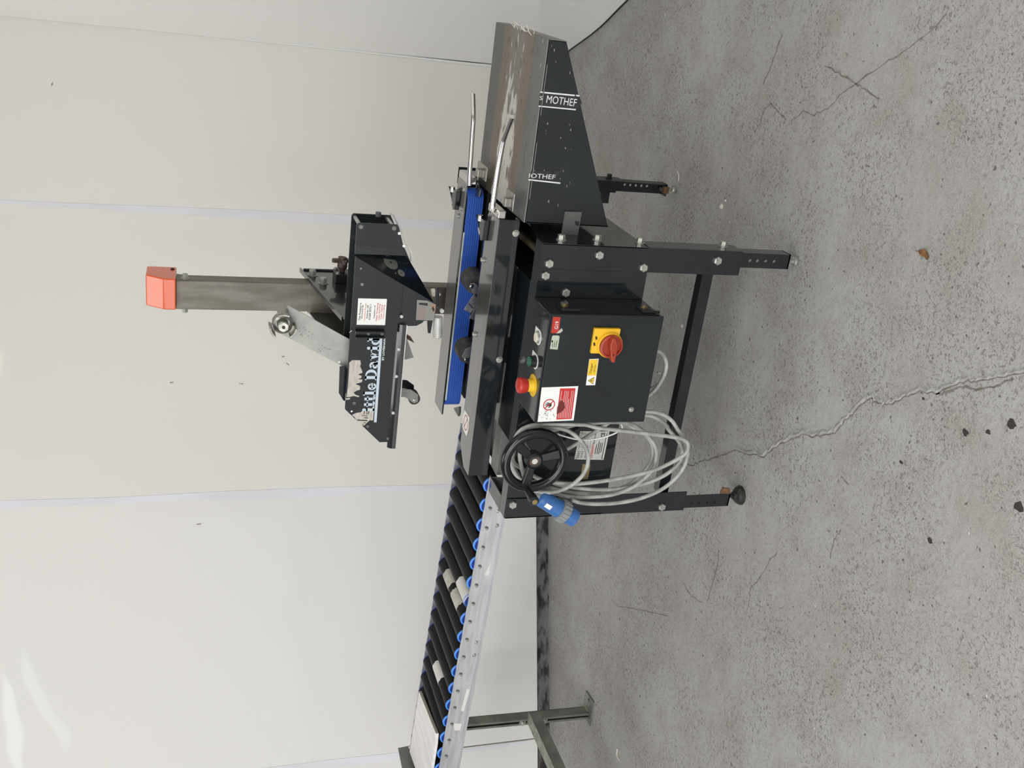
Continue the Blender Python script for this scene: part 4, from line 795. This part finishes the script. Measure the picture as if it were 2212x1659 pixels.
for l in [[(-1.1194,1.0353),(-1.1211,1.0205),(-1.1225,1.0204),(-1.1209,1.0352)],[(-1.1258,1.0283),(-1.1268,1.0185),(-1.129,1.0183),(-1.1279,1.0282)],[(-1.1318,1.0466),(-1.1336,1.0196),(-1.1367,1.0194),(-1.1346,1.0464)],[(-1.1401,1.0293),(-1.1408,1.0232),(-1.1426,1.0231),(-1.1417,1.0292)],[(-1.107,1.0296),(-1.1074,1.0277),(-1.1168,1.0289),(-1.1163,1.0309)],[(-1.108,1.0231),(-1.1084,1.0214),(-1.1169,1.0224),(-1.1164,1.0241)],[(-1.1081,1.019),(-1.1085,1.0162),(-1.1179,1.0181),(-1.1172,1.0201)],[(-1.1451,1.0319),(-1.1457,1.0269),(-1.1468,1.0269),(-1.1464,1.0318)]]: decal('faint_print', l, 'print_black', th, fy, .0007)
lb = [(-.8722,.9938),(-.8033,.9944),(-.8034,1.0655),(-.8722,1.0648)]
decal('service_label', lb, 'white', th, fy, .0004, 'white service label with black and red text')
for t, zc, h, m, wd_ in (('This Product Is',1.0565,.0048,'print_black',.046),('Serviced By',1.0505,.0048,'print_black',.036),('Loveshaw Europe',1.0440,.0042,'print_orange',.046),('Andover, UK',1.0380,.0048,'print_black',.036),('01264 357511',1.0315,.0050,'print_black',.040),('Suppliers of',1.0205,.0045,'print_black',.034),('Pallet Wrapping',1.0140,.0045,'print_red',.047),('Case Erecting',1.0085,.0045,'print_red',.042),('Case Taping',1.0030,.0045,'print_red',.037),('Case Coding',.9975,.0042,'print_red',.037)):
    words(t, -.8378, zc, h, m, th, fy, wd_, .012, center=True, lift=.0009)
# wheels and wipers below the head
g = G(); g.prism([(-1.0604,2.39,.9347),(-1.0629,2.39,.9044),(-1.077,2.39,.8842),(-1.0979,2.39,.8827),(-1.1029,2.39,.8924),(-1.0977,2.39,.8996),(-1.0876,2.39,.9123),(-1.0834,2.39,.921),(-1.0847,2.39,.9335)], (0,-.003,0)); part('wheel_arm', g, 'grey_sheet', th)
g = G(); g.prism([(-1.0537,2.43,.9273),(-1.0552,2.43,.9065),(-1.0692,2.43,.8869),(-1.0848,2.43,.8846),(-1.0792,2.43,.9082),(-1.0773,2.43,.9253)], (0,.003,0)); part('wheel_arm', g, 'paint_matt', th)
wc = (-1.0932,2.4,.8908)
g = G(); g.cyl((wc[0],2.393,wc[2]),(wc[0],2.425,wc[2]),.0155,n=28); part('press_wheel', g, 'rubber', th)
bolt(th, (-1.0924,2.387,.8923), YN, .0032, .002, 'chrome', 'pin', 12)
g = G(); g.prism([(-.9159,2.38,.9406),(-.9091,2.38,.9392),(-.9167,2.38,.9291),(-.9693,2.38,.9068),(-.9755,2.38,.929),(-.9677,2.38,.9362)], (0,.002,0)); part('wiper_plate', g, 'grey_sheet', th)
g = G(); g.prism([(-.9089,2.4,.9322),(-.9196,2.4,.9149),(-.9372,2.4,.9031),(-.927,2.4,.9225),(-.9167,2.4,.9299)], (0,.002,0)); part('blade_guard', g, 'rust', th, 'rust brown blade guard')
g = G(); g.prism([(-.8663,2.37,.9404),(-.8658,2.37,.9097),(-.8629,2.37,.8904),(-.8706,2.37,.8962),(-.8785,2.37,.9102),(-.8794,2.37,.9376)], (0,.003,0)); part('nose_return', g, 'paint', th)
g = G(); g.prism([(-.8664,2.38,.8797),(-.8653,2.38,.8658),(-.8841,2.38,.8673),(-.9022,2.38,.8689),(-.9014,2.38,.8755),(-.8775,2.38,.879)], (0,.004,0)); part('wiper_plate', g, 'paint_matt', th)
q0, q1 = [(-.9198,2.395,.8454),(-.862,2.395,.8494)]
g = G(); d_ = (V(q1)-V(q0)).normalized(); g.lathe(V(q0), d_, [(.008,0),(.0115,.003),(.0118,.03),(.0118,(V(q1)-V(q0)).length)], 24); part('wipe_roller', g, 'nameplate', th)
q0, q1 = [(-.7831,2.395,.8602),(-.8332,2.395,.8537)]
g = G(); g.cyl(q0, q1, .0026, n=10); ra = part('roller_arm', g, 'paint', th)
g = G(); g.prism([(-.7964,2.41,.8694),(-.7939,2.41,.86),(-.8123,2.41,.8582),(-.8134,2.41,.8647),(-.8072,2.41,.8683)], (0,.012,0)); part('arm_bush', g, 'ivory', th)
bolt(th, (-.8009,2.39,.8548), (0,0,-1), .0035, .004, 'chrome', 'nut', 6)
g = G(); kc = (-.8474,2.4,.8398); g.cyl((kc[0],2.396,kc[2]),(kc[0],2.404,kc[2]),.0055,n=16); part('arm_disc', g, 'nameplate', th)
# ---- tape arm and core holder
am = [(-.8405,2.4,1.2291),(-.9291,2.4,1.0731),(-1.0072,2.4,1.0699),(-1.006,2.4,1.0882),(-.9104,2.4,1.252)]
am = am[:1]+[(am[1][0]-.004,2.40,1.064),(am[4][0]-.103,2.40,1.064),am[4]]
g = G(); g.prism(am, (0,.004,0)); ar = part('tape_arm', g, 'arm_plate', M, 'pale grey flat arm carrying the tape core holder')
hx_, hz_ = (-.9908,1.0944)
g = G(); g.cyl((hx_,2.3995,hz_),(hx_,2.402,hz_),.0032,n=14); part('bolt_hole', g, 'white', ar)
rs4 = random.Random(2)
for pl in [[(-.9011,1.1987),(-.8994,1.1965),(-.9018,1.1959),(-.9026,1.198)],[(-.9084,1.1978),(-.9067,1.1954),(-.9091,1.1948),(-.9099,1.1971)],[(-.9169,1.1969),(-.9152,1.1902),(-.9176,1.1895),(-.9184,1.1962)],[(-.9206,1.1917),(-.9188,1.1895),(-.9213,1.1888),(-.922,1.1909)],[(-.8985,1.1898),(-.8968,1.1854),(-.8992,1.1847),(-.9,1.1891)],[(-.9046,1.185),(-.9028,1.1817),(-.9052,1.1811),(-.906,1.1843)],[(-.9093,1.1763),(-.9076,1.1719),(-.91,1.1712),(-.9108,1.1756)],[(-.9204,1.1781),(-.9186,1.1736),(-.9211,1.173),(-.9219,1.1773)],[(-.9166,1.1669),(-.9148,1.1647),(-.9173,1.1641),(-.918,1.1662)],[(-.956,1.1501),(-.9542,1.1456),(-.9567,1.1449),(-.9575,1.1494)],[(-.9609,1.1453),(-.9591,1.1419),(-.9616,1.1412),(-.9624,1.1445)],[(-.9447,1.1421),(-.9429,1.1388),(-.9454,1.1381),(-.9462,1.1413)],[(-.9509,1.136),(-.9491,1.1304),(-.9516,1.1297),(-.9524,1.1353)],[(-.9546,1.1295),(-.9528,1.125),(-.9553,1.1243),(-.9561,1.1287)],[(-.9564,1.1236),(-.9546,1.1185),(-.9571,1.1178),(-.9579,1.1229)],[(-.8978,1.1383),(-.896,1.137),(-.8985,1.1363),(-.8992,1.1375)],[(-.9299,1.1503),(-.9282,1.1481),(-.9306,1.1474),(-.9314,1.1496)]]:
    decal('ink_mark', pl, 'ink', ar, 2.40, .0003)
hc2 = V((-.8829,2.385,1.2411))
g = G(); g.lathe(hc2+V((0,.015,0)), YN, [(.024,0),(.024,.010),(.0235,.024),(.0185,.027),(.0185,.014),(.012,.014)], 32); hub = part('core_holder', g, 'steel', ar, 'three-clawed metal tape core holder')
g = G(); g.lathe(hc2+V((0,.004,0)), YN, [(.0135,0),(.0135,.026),(.012,.028)], 28); g.lathe(hc2+V((0,-.022,0)), YN, [(.0125,0),(.0125,.006)], 6); part('axle_nut', g, 'zinc', hub)
g = G(); g.cyl(hc2+V((0,-.026,0)), hc2+V((0,-.0295,0)), .0042, n=12); part('axle_hole', g, 'rust', hub)
for a0 in (0, 118, 238):
    n = 8; ri, ro = .0285, .0335; g = G(); vs = []
    for i in range(n+1):
        a = math.radians(a0-26+52*i/n); c, s = math.cos(a), math.sin(a)
        for r_ in (ri, ro):
            for y in (.014, -.030): vs.append(hc2+V((r_*c, y, r_*s)))
    fs2 = []
    for i in range(n):
        b = 4*i; fs2 += [(b+2,b+6,b+7,b+3),(b,b+1,b+5,b+4),(b+1,b+3,b+7,b+5),(b,b+4,b+6,b+2)]
    fs2 += [(0,2,3,1),(4*n,4*n+1,4*n+3,4*n+2)]
    g.add(vs, fs2); u = V((math.cos(math.radians(a0)),0,math.sin(math.radians(a0)))); p = V((-u.z,0,u.x))
    g.prism([hc2+u*.018-p*.008+V((0,.012,0)), hc2+u*.030-p*.012+V((0,.012,0)), hc2+u*.030+p*.012+V((0,.012,0)), hc2+u*.018+p*.008+V((0,.012,0))], (0,-.016,0))
    part('claw', g, 'steel', hub, bevel=.001)
# ---------------------------------------------------------------- mains cable coil hung on the hand wheel shaft
CO = thing('power_cable', Matrix.Translation((-1.08,2.06,.45)), 'grey mains cable coiled over the black hand wheel with a blue plug', 'cable')
def k4(l): return l
loops = [[(-1.1005,2.05,.7213),(-1.0639,2.045,.7302),(-1.0254,2.04,.7238),(-1.0054,2.035,.7071),(-.9959,2.03,.6787),(-.9924,2.025,.6334),(-.9949,2.025,.5823),(-.9965,2.025,.5577),(-1.003,2.02,.526),(-1.0103,2.02,.4697),(-1.0248,2.025,.3806),(-1.0364,2.03,.3186),(-1.0445,2.03,.2849),(-1.0595,2.03,.2694),(-1.0787,2.03,.2688),(-1.0903,2.03,.2782),(-1.1073,2.03,.304),(-1.1296,2.035,.3411),(-1.141,2.035,.3825),(-1.1585,2.04,.4632),(-1.1653,2.04,.5466),(-1.1639,2.045,.6004),(-1.1548,2.05,.6439),(-1.1329,2.055,.6832),(-1.1178,2.055,.7068)],
 [(-1.1128,2.04,.7015),(-1.0704,2.035,.7128),(-1.0319,2.03,.7051),(-1.0131,2.03,.6841),(-1.0059,2.03,.6561),(-1.0074,2.03,.624),(-1.0138,2.025,.5981),(-1.0342,2.02,.5697),(-1.0645,2.02,.5471),(-1.0961,2.02,.5392),(-1.1275,2.02,.5464),(-1.1529,2.02,.5671),(-1.1708,2.025,.59),(-1.1776,2.025,.6164),(-1.177,2.025,.6437),(-1.1734,2.03,.6642),(-1.1537,2.035,.6842)],
 [(-1.1488,2.075,.7018),(-1.1022,2.075,.72),(-1.0546,2.07,.7105),(-1.0249,2.065,.6735),(-1.0151,2.06,.6176),(-1.0107,2.06,.5502),(-1.0074,2.06,.4954),(-1.0099,2.06,.4361),(-1.0249,2.06,.3992),(-1.0518,2.06,.3653),(-1.0818,2.06,.342),(-1.1117,2.06,.3346),(-1.1386,2.06,.3367),(-1.1667,2.06,.3548),(-1.1956,2.06,.3904),(-1.2127,2.06,.4398),(-1.2166,2.06,.5024),(-1.2128,2.06,.5541),(-1.205,2.065,.5927),(-1.1864,2.07,.6437),(-1.1703,2.07,.6788)],
 [(-1.1693,2.09,.6835),(-1.1336,2.09,.7045),(-1.0849,2.085,.7071),(-1.0434,2.08,.6767),(-1.0197,2.075,.6116),(-1.0045,2.07,.5336),(-.9863,2.065,.4551),(-.9796,2.06,.3964),(-.9849,2.06,.3495),(-1.0023,2.055,.3165),(-1.0279,2.05,.2947),(-1.0518,2.05,.2735),(-1.0849,2.05,.2553),(-1.124,2.05,.2539),(-1.1628,2.05,.2712),(-1.1966,2.05,.3061),(-1.2203,2.05,.3608),(-1.2312,2.05,.4232),(-1.2288,2.045,.4834),(-1.2205,2.04,.5293),(-1.2118,2.04,.556)],
 [(-1.193,2.1,.6716),(-1.1565,2.1,.7012),(-1.1156,2.1,.7079),(-1.0676,2.095,.6901),(-1.0351,2.09,.6313),(-1.017,2.085,.5535),(-1.0031,2.08,.4741),(-.9963,2.075,.3865),(-1.0031,2.07,.35),(-1.0226,2.07,.3199),(-1.0359,2.07,.3099),(-1.0485,2.065,.2965),(-1.0742,2.065,.2719),(-1.0985,2.065,.2609),(-1.1256,2.065,.2612),(-1.1581,2.065,.2889),(-1.1809,2.065,.3321),(-1.1977,2.07,.3857),(-1.203,2.07,.4432),(-1.2004,2.075,.5136),(-1.1919,2.08,.5698),(-1.1804,2.09,.624)],
 [(-1.1968,2.085,.6648),(-1.1661,2.085,.6964),(-1.1248,2.085,.7153),(-1.0961,2.085,.7137),(-1.0573,2.085,.6732),(-1.0309,2.08,.5944),(-1.013,2.08,.5144),(-1.0139,2.08,.4609),(-1.0256,2.08,.419),(-1.0483,2.08,.3744),(-1.077,2.08,.3455),(-1.1101,2.08,.3346),(-1.1401,2.08,.3391),(-1.1758,2.08,.3619),(-1.2006,2.08,.3927),(-1.2165,2.08,.4513),(-1.2149,2.08,.5236),(-1.2019,2.08,.5823),(-1.1924,2.085,.6267)]]
g = G()
for i, l in enumerate(loops):
    g.tube(catmull(l, 6, i in (0, 1, 2, 4, 5)), .0052, 9, closed=i in (0, 1, 2, 4, 5))
g.tube(catmull([(-1.0967,2.095,.565),(-1.0843,2.09,.552),(-1.0663,2.085,.5316),(-1.0438,2.085,.5017),(-1.0199,2.085,.4691),(-1.0124,2.09,.457)], 6), .0054, 9)
part('cord', g, 'cable', CO)
g = G(); g.tube(catmull([(-1.0463,2.08,.6058),(-1.0495,2.07,.587),(-1.0525,2.06,.5599),(-1.0547,2.06,.5292),(-1.0503,2.06,.4965),(-1.0422,2.06,.4698),(-1.0339,2.06,.4543),(-1.028,2.065,.442),(-1.0203,2.07,.4427),(-1.0178,2.08,.4489)], 6), .0022, 7); part('thin_lead', g, 'white', CO, 'thin white lead')
pa, pb = V((-1.1852,2.03,.6598)), V((-1.2518,2.02,.5509))
ax = (pb-pa).normalized(); L_ = (pb-pa).length
g = G(); g.lathe(pa, ax, [(.010,0),(.0125,.004),(.0125,.010)], 20); part('cord_grip', g, 'plug_grey', CO)
g = G(); g.lathe(pa, ax, [(.0125,.009),(.0195,.012),(.0215,.02),(.0225,L_*.62)], 28); part('plug_body', g, 'plug_blue', CO, 'blue industrial plug body')
g = G(); g.lathe(pa, ax, [(.0235,L_*.60),(.0275,L_*.61),(.0275,L_*.775),(.0235,L_*.79)], 24)
axx, uu, ww = g.frame(ax)
for i in range(16):
    a = i*PI/8; e = uu*math.cos(a)+ww*math.sin(a); t = ax.cross(e); c0 = pa+ax*L_*.62
    g.prism([c0+e*.027-t*.003, c0+e*.0292-t*.0018, c0+e*.0292+t*.0018, c0+e*.027+t*.003], ax*L_*.15)
part('plug_ring', g, 'plug_grey', CO, 'grey ribbed locking ring')
g = G(); g.lathe(pa, ax, [(.0215,L_*.78),(.0225,L_*.80),(.0225,L_),(.0205,L_),(.0205,L_*.85),(0,L_*.85)], 28); part('plug_shroud', g, 'plug_blue', CO)
e = -uu if uu.y > 0 else uu
e = (V((0,-1,.25))-ax*V((0,-1,.25)).dot(ax)).normalized(); t = ax.cross(e); c0 = pa+ax*L_*.22+e*.0218
g = G(); g.prism([c0-t*.006, c0+ax*.018-t*.006+e*.0006, c0+ax*.018+t*.006+e*.0006, c0+t*.006], e*.0006); part('plug_sticker', g, 'white', CO)
# ---------------------------------------------------------------- roller conveyor
CV = Matrix(((.99921,.02666,.02948),(-.02665,.99964,-.00079),(-.02949,0,.99957))).to_4x4(); CV.translation = (-1.2923,2.2607,.70)
K = thing('roller_conveyor', CV, 'gravity conveyor with black rollers, blue end caps and pale metal side rails', 'conveyor')
IDT = Matrix.Identity(4); PITCH, WID = .06257, .3107
def lpart(name, g, m, par, label=None, bevel=0):   # shapes given in the conveyor's own axes
    o = link(name, mesh(name, g, m), par); W2L[o.name] = W2L[K.name]
    if label: o['label'] = label
    if bevel: b = o.modifiers.new('bevel', 'BEVEL'); b.width = bevel; b.segments = 2; b.limit_method = 'ANGLE'
    return o
def rail(y, s):
    g = G(); prof = [(0,.002),(-.0045*s,.002),(-.0045*s,-.001),(-.0005*s,-.001),(-.0005*s,-.055),(-.016*s,-.055),(-.016*s,-.058),(.0025*s,-.058),(.0025*s,.002)]
    g.prism([(.030,y+a,z) for a, z in prof], (-1.55,0,0)); return lpart('side_rail', g, 'aluminium', K)
ra1 = rail(0, 1); ra2 = rail(WID, -1)
rb = G(); rb.lathe((0,.0135,0), (0,1,0), [(.0225,0),(.0235,.002),(.0235,WID-.043),(.0225,WID-.041)], 28); rme = mesh('roller', rb, 'roller_black')
c_g = G(); c_g.lathe((0,.012,0), (0,-1,0), [(.0241,-.0015),(.0241,.002),(.0208,.003)], 28); cme = mesh('end_cap', c_g, 'cap_blue')
c2_ = G(); c2_.lathe((0,.0091,0), (0,-1,0), [(.0198,-.001),(.0198,0.0002),(.0125,.0004)], 28); c2me = mesh('cap_recess', c2_, 'cap_dark')
c3_ = G(); c3_.lathe((0,.0091,0), (0,-1,0), [(.0125,0),(.0125,.0016),(.006,.0024)], 20); c3me = mesh('cap_boss', c3_, 'cap_blue')
c4_ = G(); c4_.lathe((0,WID-.027,0), (0,1,0), [(.0240,-.0015),(.0240,.002),(.018,.003)], 24); c4me = mesh('end_cap', c4_, 'cap_dark')
axg = G(); axg.lathe((0,-.0008,0), (0,-1,0), [(.0042,0),(.0042,.0035),(.003,.005)], 8); axme = mesh('axle_end', axg, 'zinc'); slg = G(); slg.prism([(.001,-.0005,-.006),(.005,-.0005,-.004),(.0085,-.0005,.001),(.006,-.0005,.006),(.001,-.0005,.005),(-.004,-.0005,.002)], (0,-.0006,0)); slme = mesh('axle_slot', slg, 'dull_nut')
for i in range(23):
    r_ = link('roller', rme, K); r_.location = (-i*PITCH, 0, -.0125); W2L[r_.name] = W2L[K.name]
    for nm, me in (('end_cap',cme),('cap_recess',c2me),('cap_boss',c3me),('end_cap',c4me)): o = link(nm, me, r_)
    o = link('axle_slot', slme, ra1); o.location = (-i*PITCH-.004, 0, -.0145); o = link('axle_end', axme, ra1); o.location = (-i*PITCH-.004, 0, -.0145)
    g = None
def lbolt(x, z, r=.0055):
    g = G(); g.lathe((x,-.0006,z), (0,-1,0), [(r,0),(r,.002),(r*.55,.0045)], 14); lpart('rail_rivet', g, 'zinc', ra1)
for x, z in ((-.0745,-.038),(-.1205,-.043),(-.5150,-.044),(-.5610,-.045)): lbolt(x, z)
def rdecal(pl, m='board_white', name='paper_remnant'): return print_poly(name, [pl], (0,0,0), (1,0,0), (0,0,1), m, None)
def rd(pl, name='paper_remnant', m='paper_white'):
    g = G(); g.prism([(x,-.0006,z) for x, z in pl], (0,-.0005,0)); lpart(name, g, m, ra1)
rd([(-.683,-.0411),(-.6877,-.0511),(-.7707,-.0448),(-.7658,-.0348)]); rd([(-.8119,-.0165),(-.8171,-.0454),(-.8423,-.044),(-.8423,-.0271)]); rd([(-.2389,-.0445),(-.2822,-.0321),(-.2849,-.0454)])
def band_on(i, y0, y1, m, a0=-70, a1=160):   # paper wrapped round roller i
    g = G(); n = 14; vs = []
    for k in range(n+1):
        a = math.radians(a0+(a1-a0)*k/n)
        for y in (y0, y1): vs.append((-i*PITCH+.0239*math.cos(a), y+.002*math.sin(k*2.1), -.0125+.0239*math.sin(a)))
    g.add(vs, [(2*k,2*k+2,2*k+3,2*k+1) for k in range(n)], True); lpart('paper_band', g, m, K)
PB = [0.098,0.003,0.225,0.155,0.129,0.055,0.185,0.107]
band_on(6, min(PB[0:2]), max(PB[0:2]), 'paper_white'); band_on(7, min(PB[2:4]), max(PB[2:4]), 'paper'); band_on(7, min(PB[4:6]), max(PB[4:6]), 'paper', 20, 150); band_on(12, min(PB[6:8]), max(PB[6:8]), 'paper_white')
# stand: slotted strut legs with a cross member
def wpart(name, g, m, par): o = link(name, mesh(name, g, m, W2L[K.name]), par); W2L[o.name] = W2L[K.name]; return o
def strut_leg(y):
    g = G(); t = V((.015,0,.6)); x0, x1, y1 = -2.600, -2.573, y+.040
    def bar(a, b, c, d): g.prism([(a,c,.006),(b,c,.006),(b,d,.006),(a,d,.006)], t)
    bar(x0, x0+.003, y, y1); bar(x1-.003, x1, y, y1); bar(x0, x1, y1-.003, y1); bar(x0+.003, x0+.009, y, y+.003); bar(x1-.009, x1-.003, y, y+.003)
    l = wpart('leg', g, 'strut', K)
    g = G(); g.prism([(-2.615,y-.02,.0),(-2.505,y-.02,.0),(-2.515,y+.06,.0),(-2.615,y+.06,.0)], (0,0,.006)); f = wpart('foot_plate', g, 'strut', l)
    g = G(); g.cyl((-2.525,y+.02,.0062),(-2.525,y+.02,.0066),.007,n=14); wpart('bolt_hole', g, 'black', l)
    g = G(); g.prism([(-2.573,y+.01,.006),(-2.569,y+.005,.006),(-2.569,y+.04,.006),(-2.573,y+.04,.006)], (0,0,.004)); wpart('weld', g, 'weld', l)
    for z in (.272,.185):
        g = G(); g.lathe((-2.5865+z*.025,y,z), (0,-1,0), [(.013,0),(.013,.002),(.009,.002),(.009,.008),(.006,.011)], 14); wpart('clamp_bolt', g, 'zinc', l)
strut_leg(2.76); strut_leg(2.0)
g = G(); g.box(-2.572,-2.532,2.02,2.757,.212,.252); cr1 = wpart('cross_member', g, 'strut', K)
g = G(); g.box(-2.578,-2.530,2.02,2.757,.2522,.2545); wpart('cross_member_top', g, 'strut_light', cr1)
g = G(); g.box(-2.58,-2.53,2.02,2.80,.585,.625); wpart('cross_member', g, 'strut', K)
# laminate board lying on the rollers and grey end stop
bo = [(-0.9071,0.2505),(-0.8743,0.0263),(-0.9087,0.0176),(-0.9999,0.0152)]; bo += [(bo[3][0]-.13, bo[3][1]), (-1.1593,0.2487)]
g = G(); g.prism([(x,y,.0122) for x, y in bo], (0,0,.0088)); 
M4 = CV @ Matrix.Translation((-1.02,.13,.0122)); bd = link('laminate_board', mesh('laminate_board', g, 'board_white', Matrix.Translation((1.02,-.13,-.0122)))); bd.matrix_world = M4; W2L[bd.name] = Matrix.Translation((1.02,-.13,-.0122))
tag(bd, 'white laminate offcut board lying flat on the conveyor rollers', 'board')
g = G(); a, b = V((*bo[0],.0123)), V((*bo[1],.0123)); g.prism([a, b, b+V((.0008,0,0)), a+V((.0008,0,0))], (0,0,.0080)); o = link('raw_edge', mesh('raw_edge', g, 'board_edge', W2L[bd.name]), bd)
g = G(); a, b = V((*bo[0],.0124)), V((*bo[-1],.0124)); g.prism([a, b, b+V((0,.0012,0)), a+V((0,.0012,0))], (0,0,.0088)); o = link('red_edge', mesh('red_edge', g, 'board_red', W2L[bd.name]), bd)
g = G(); g.prism([(-1.185,y,z) for y, z in [(0.2955,0.0474),(0.3010,0.0057)]+[(.30,.012),(-.02,.012),(-.02,.062)]], (-.003,0,0)); o = lpart('end_stop', g, 'grey_sheet', K, 'grey sheet metal end stop')
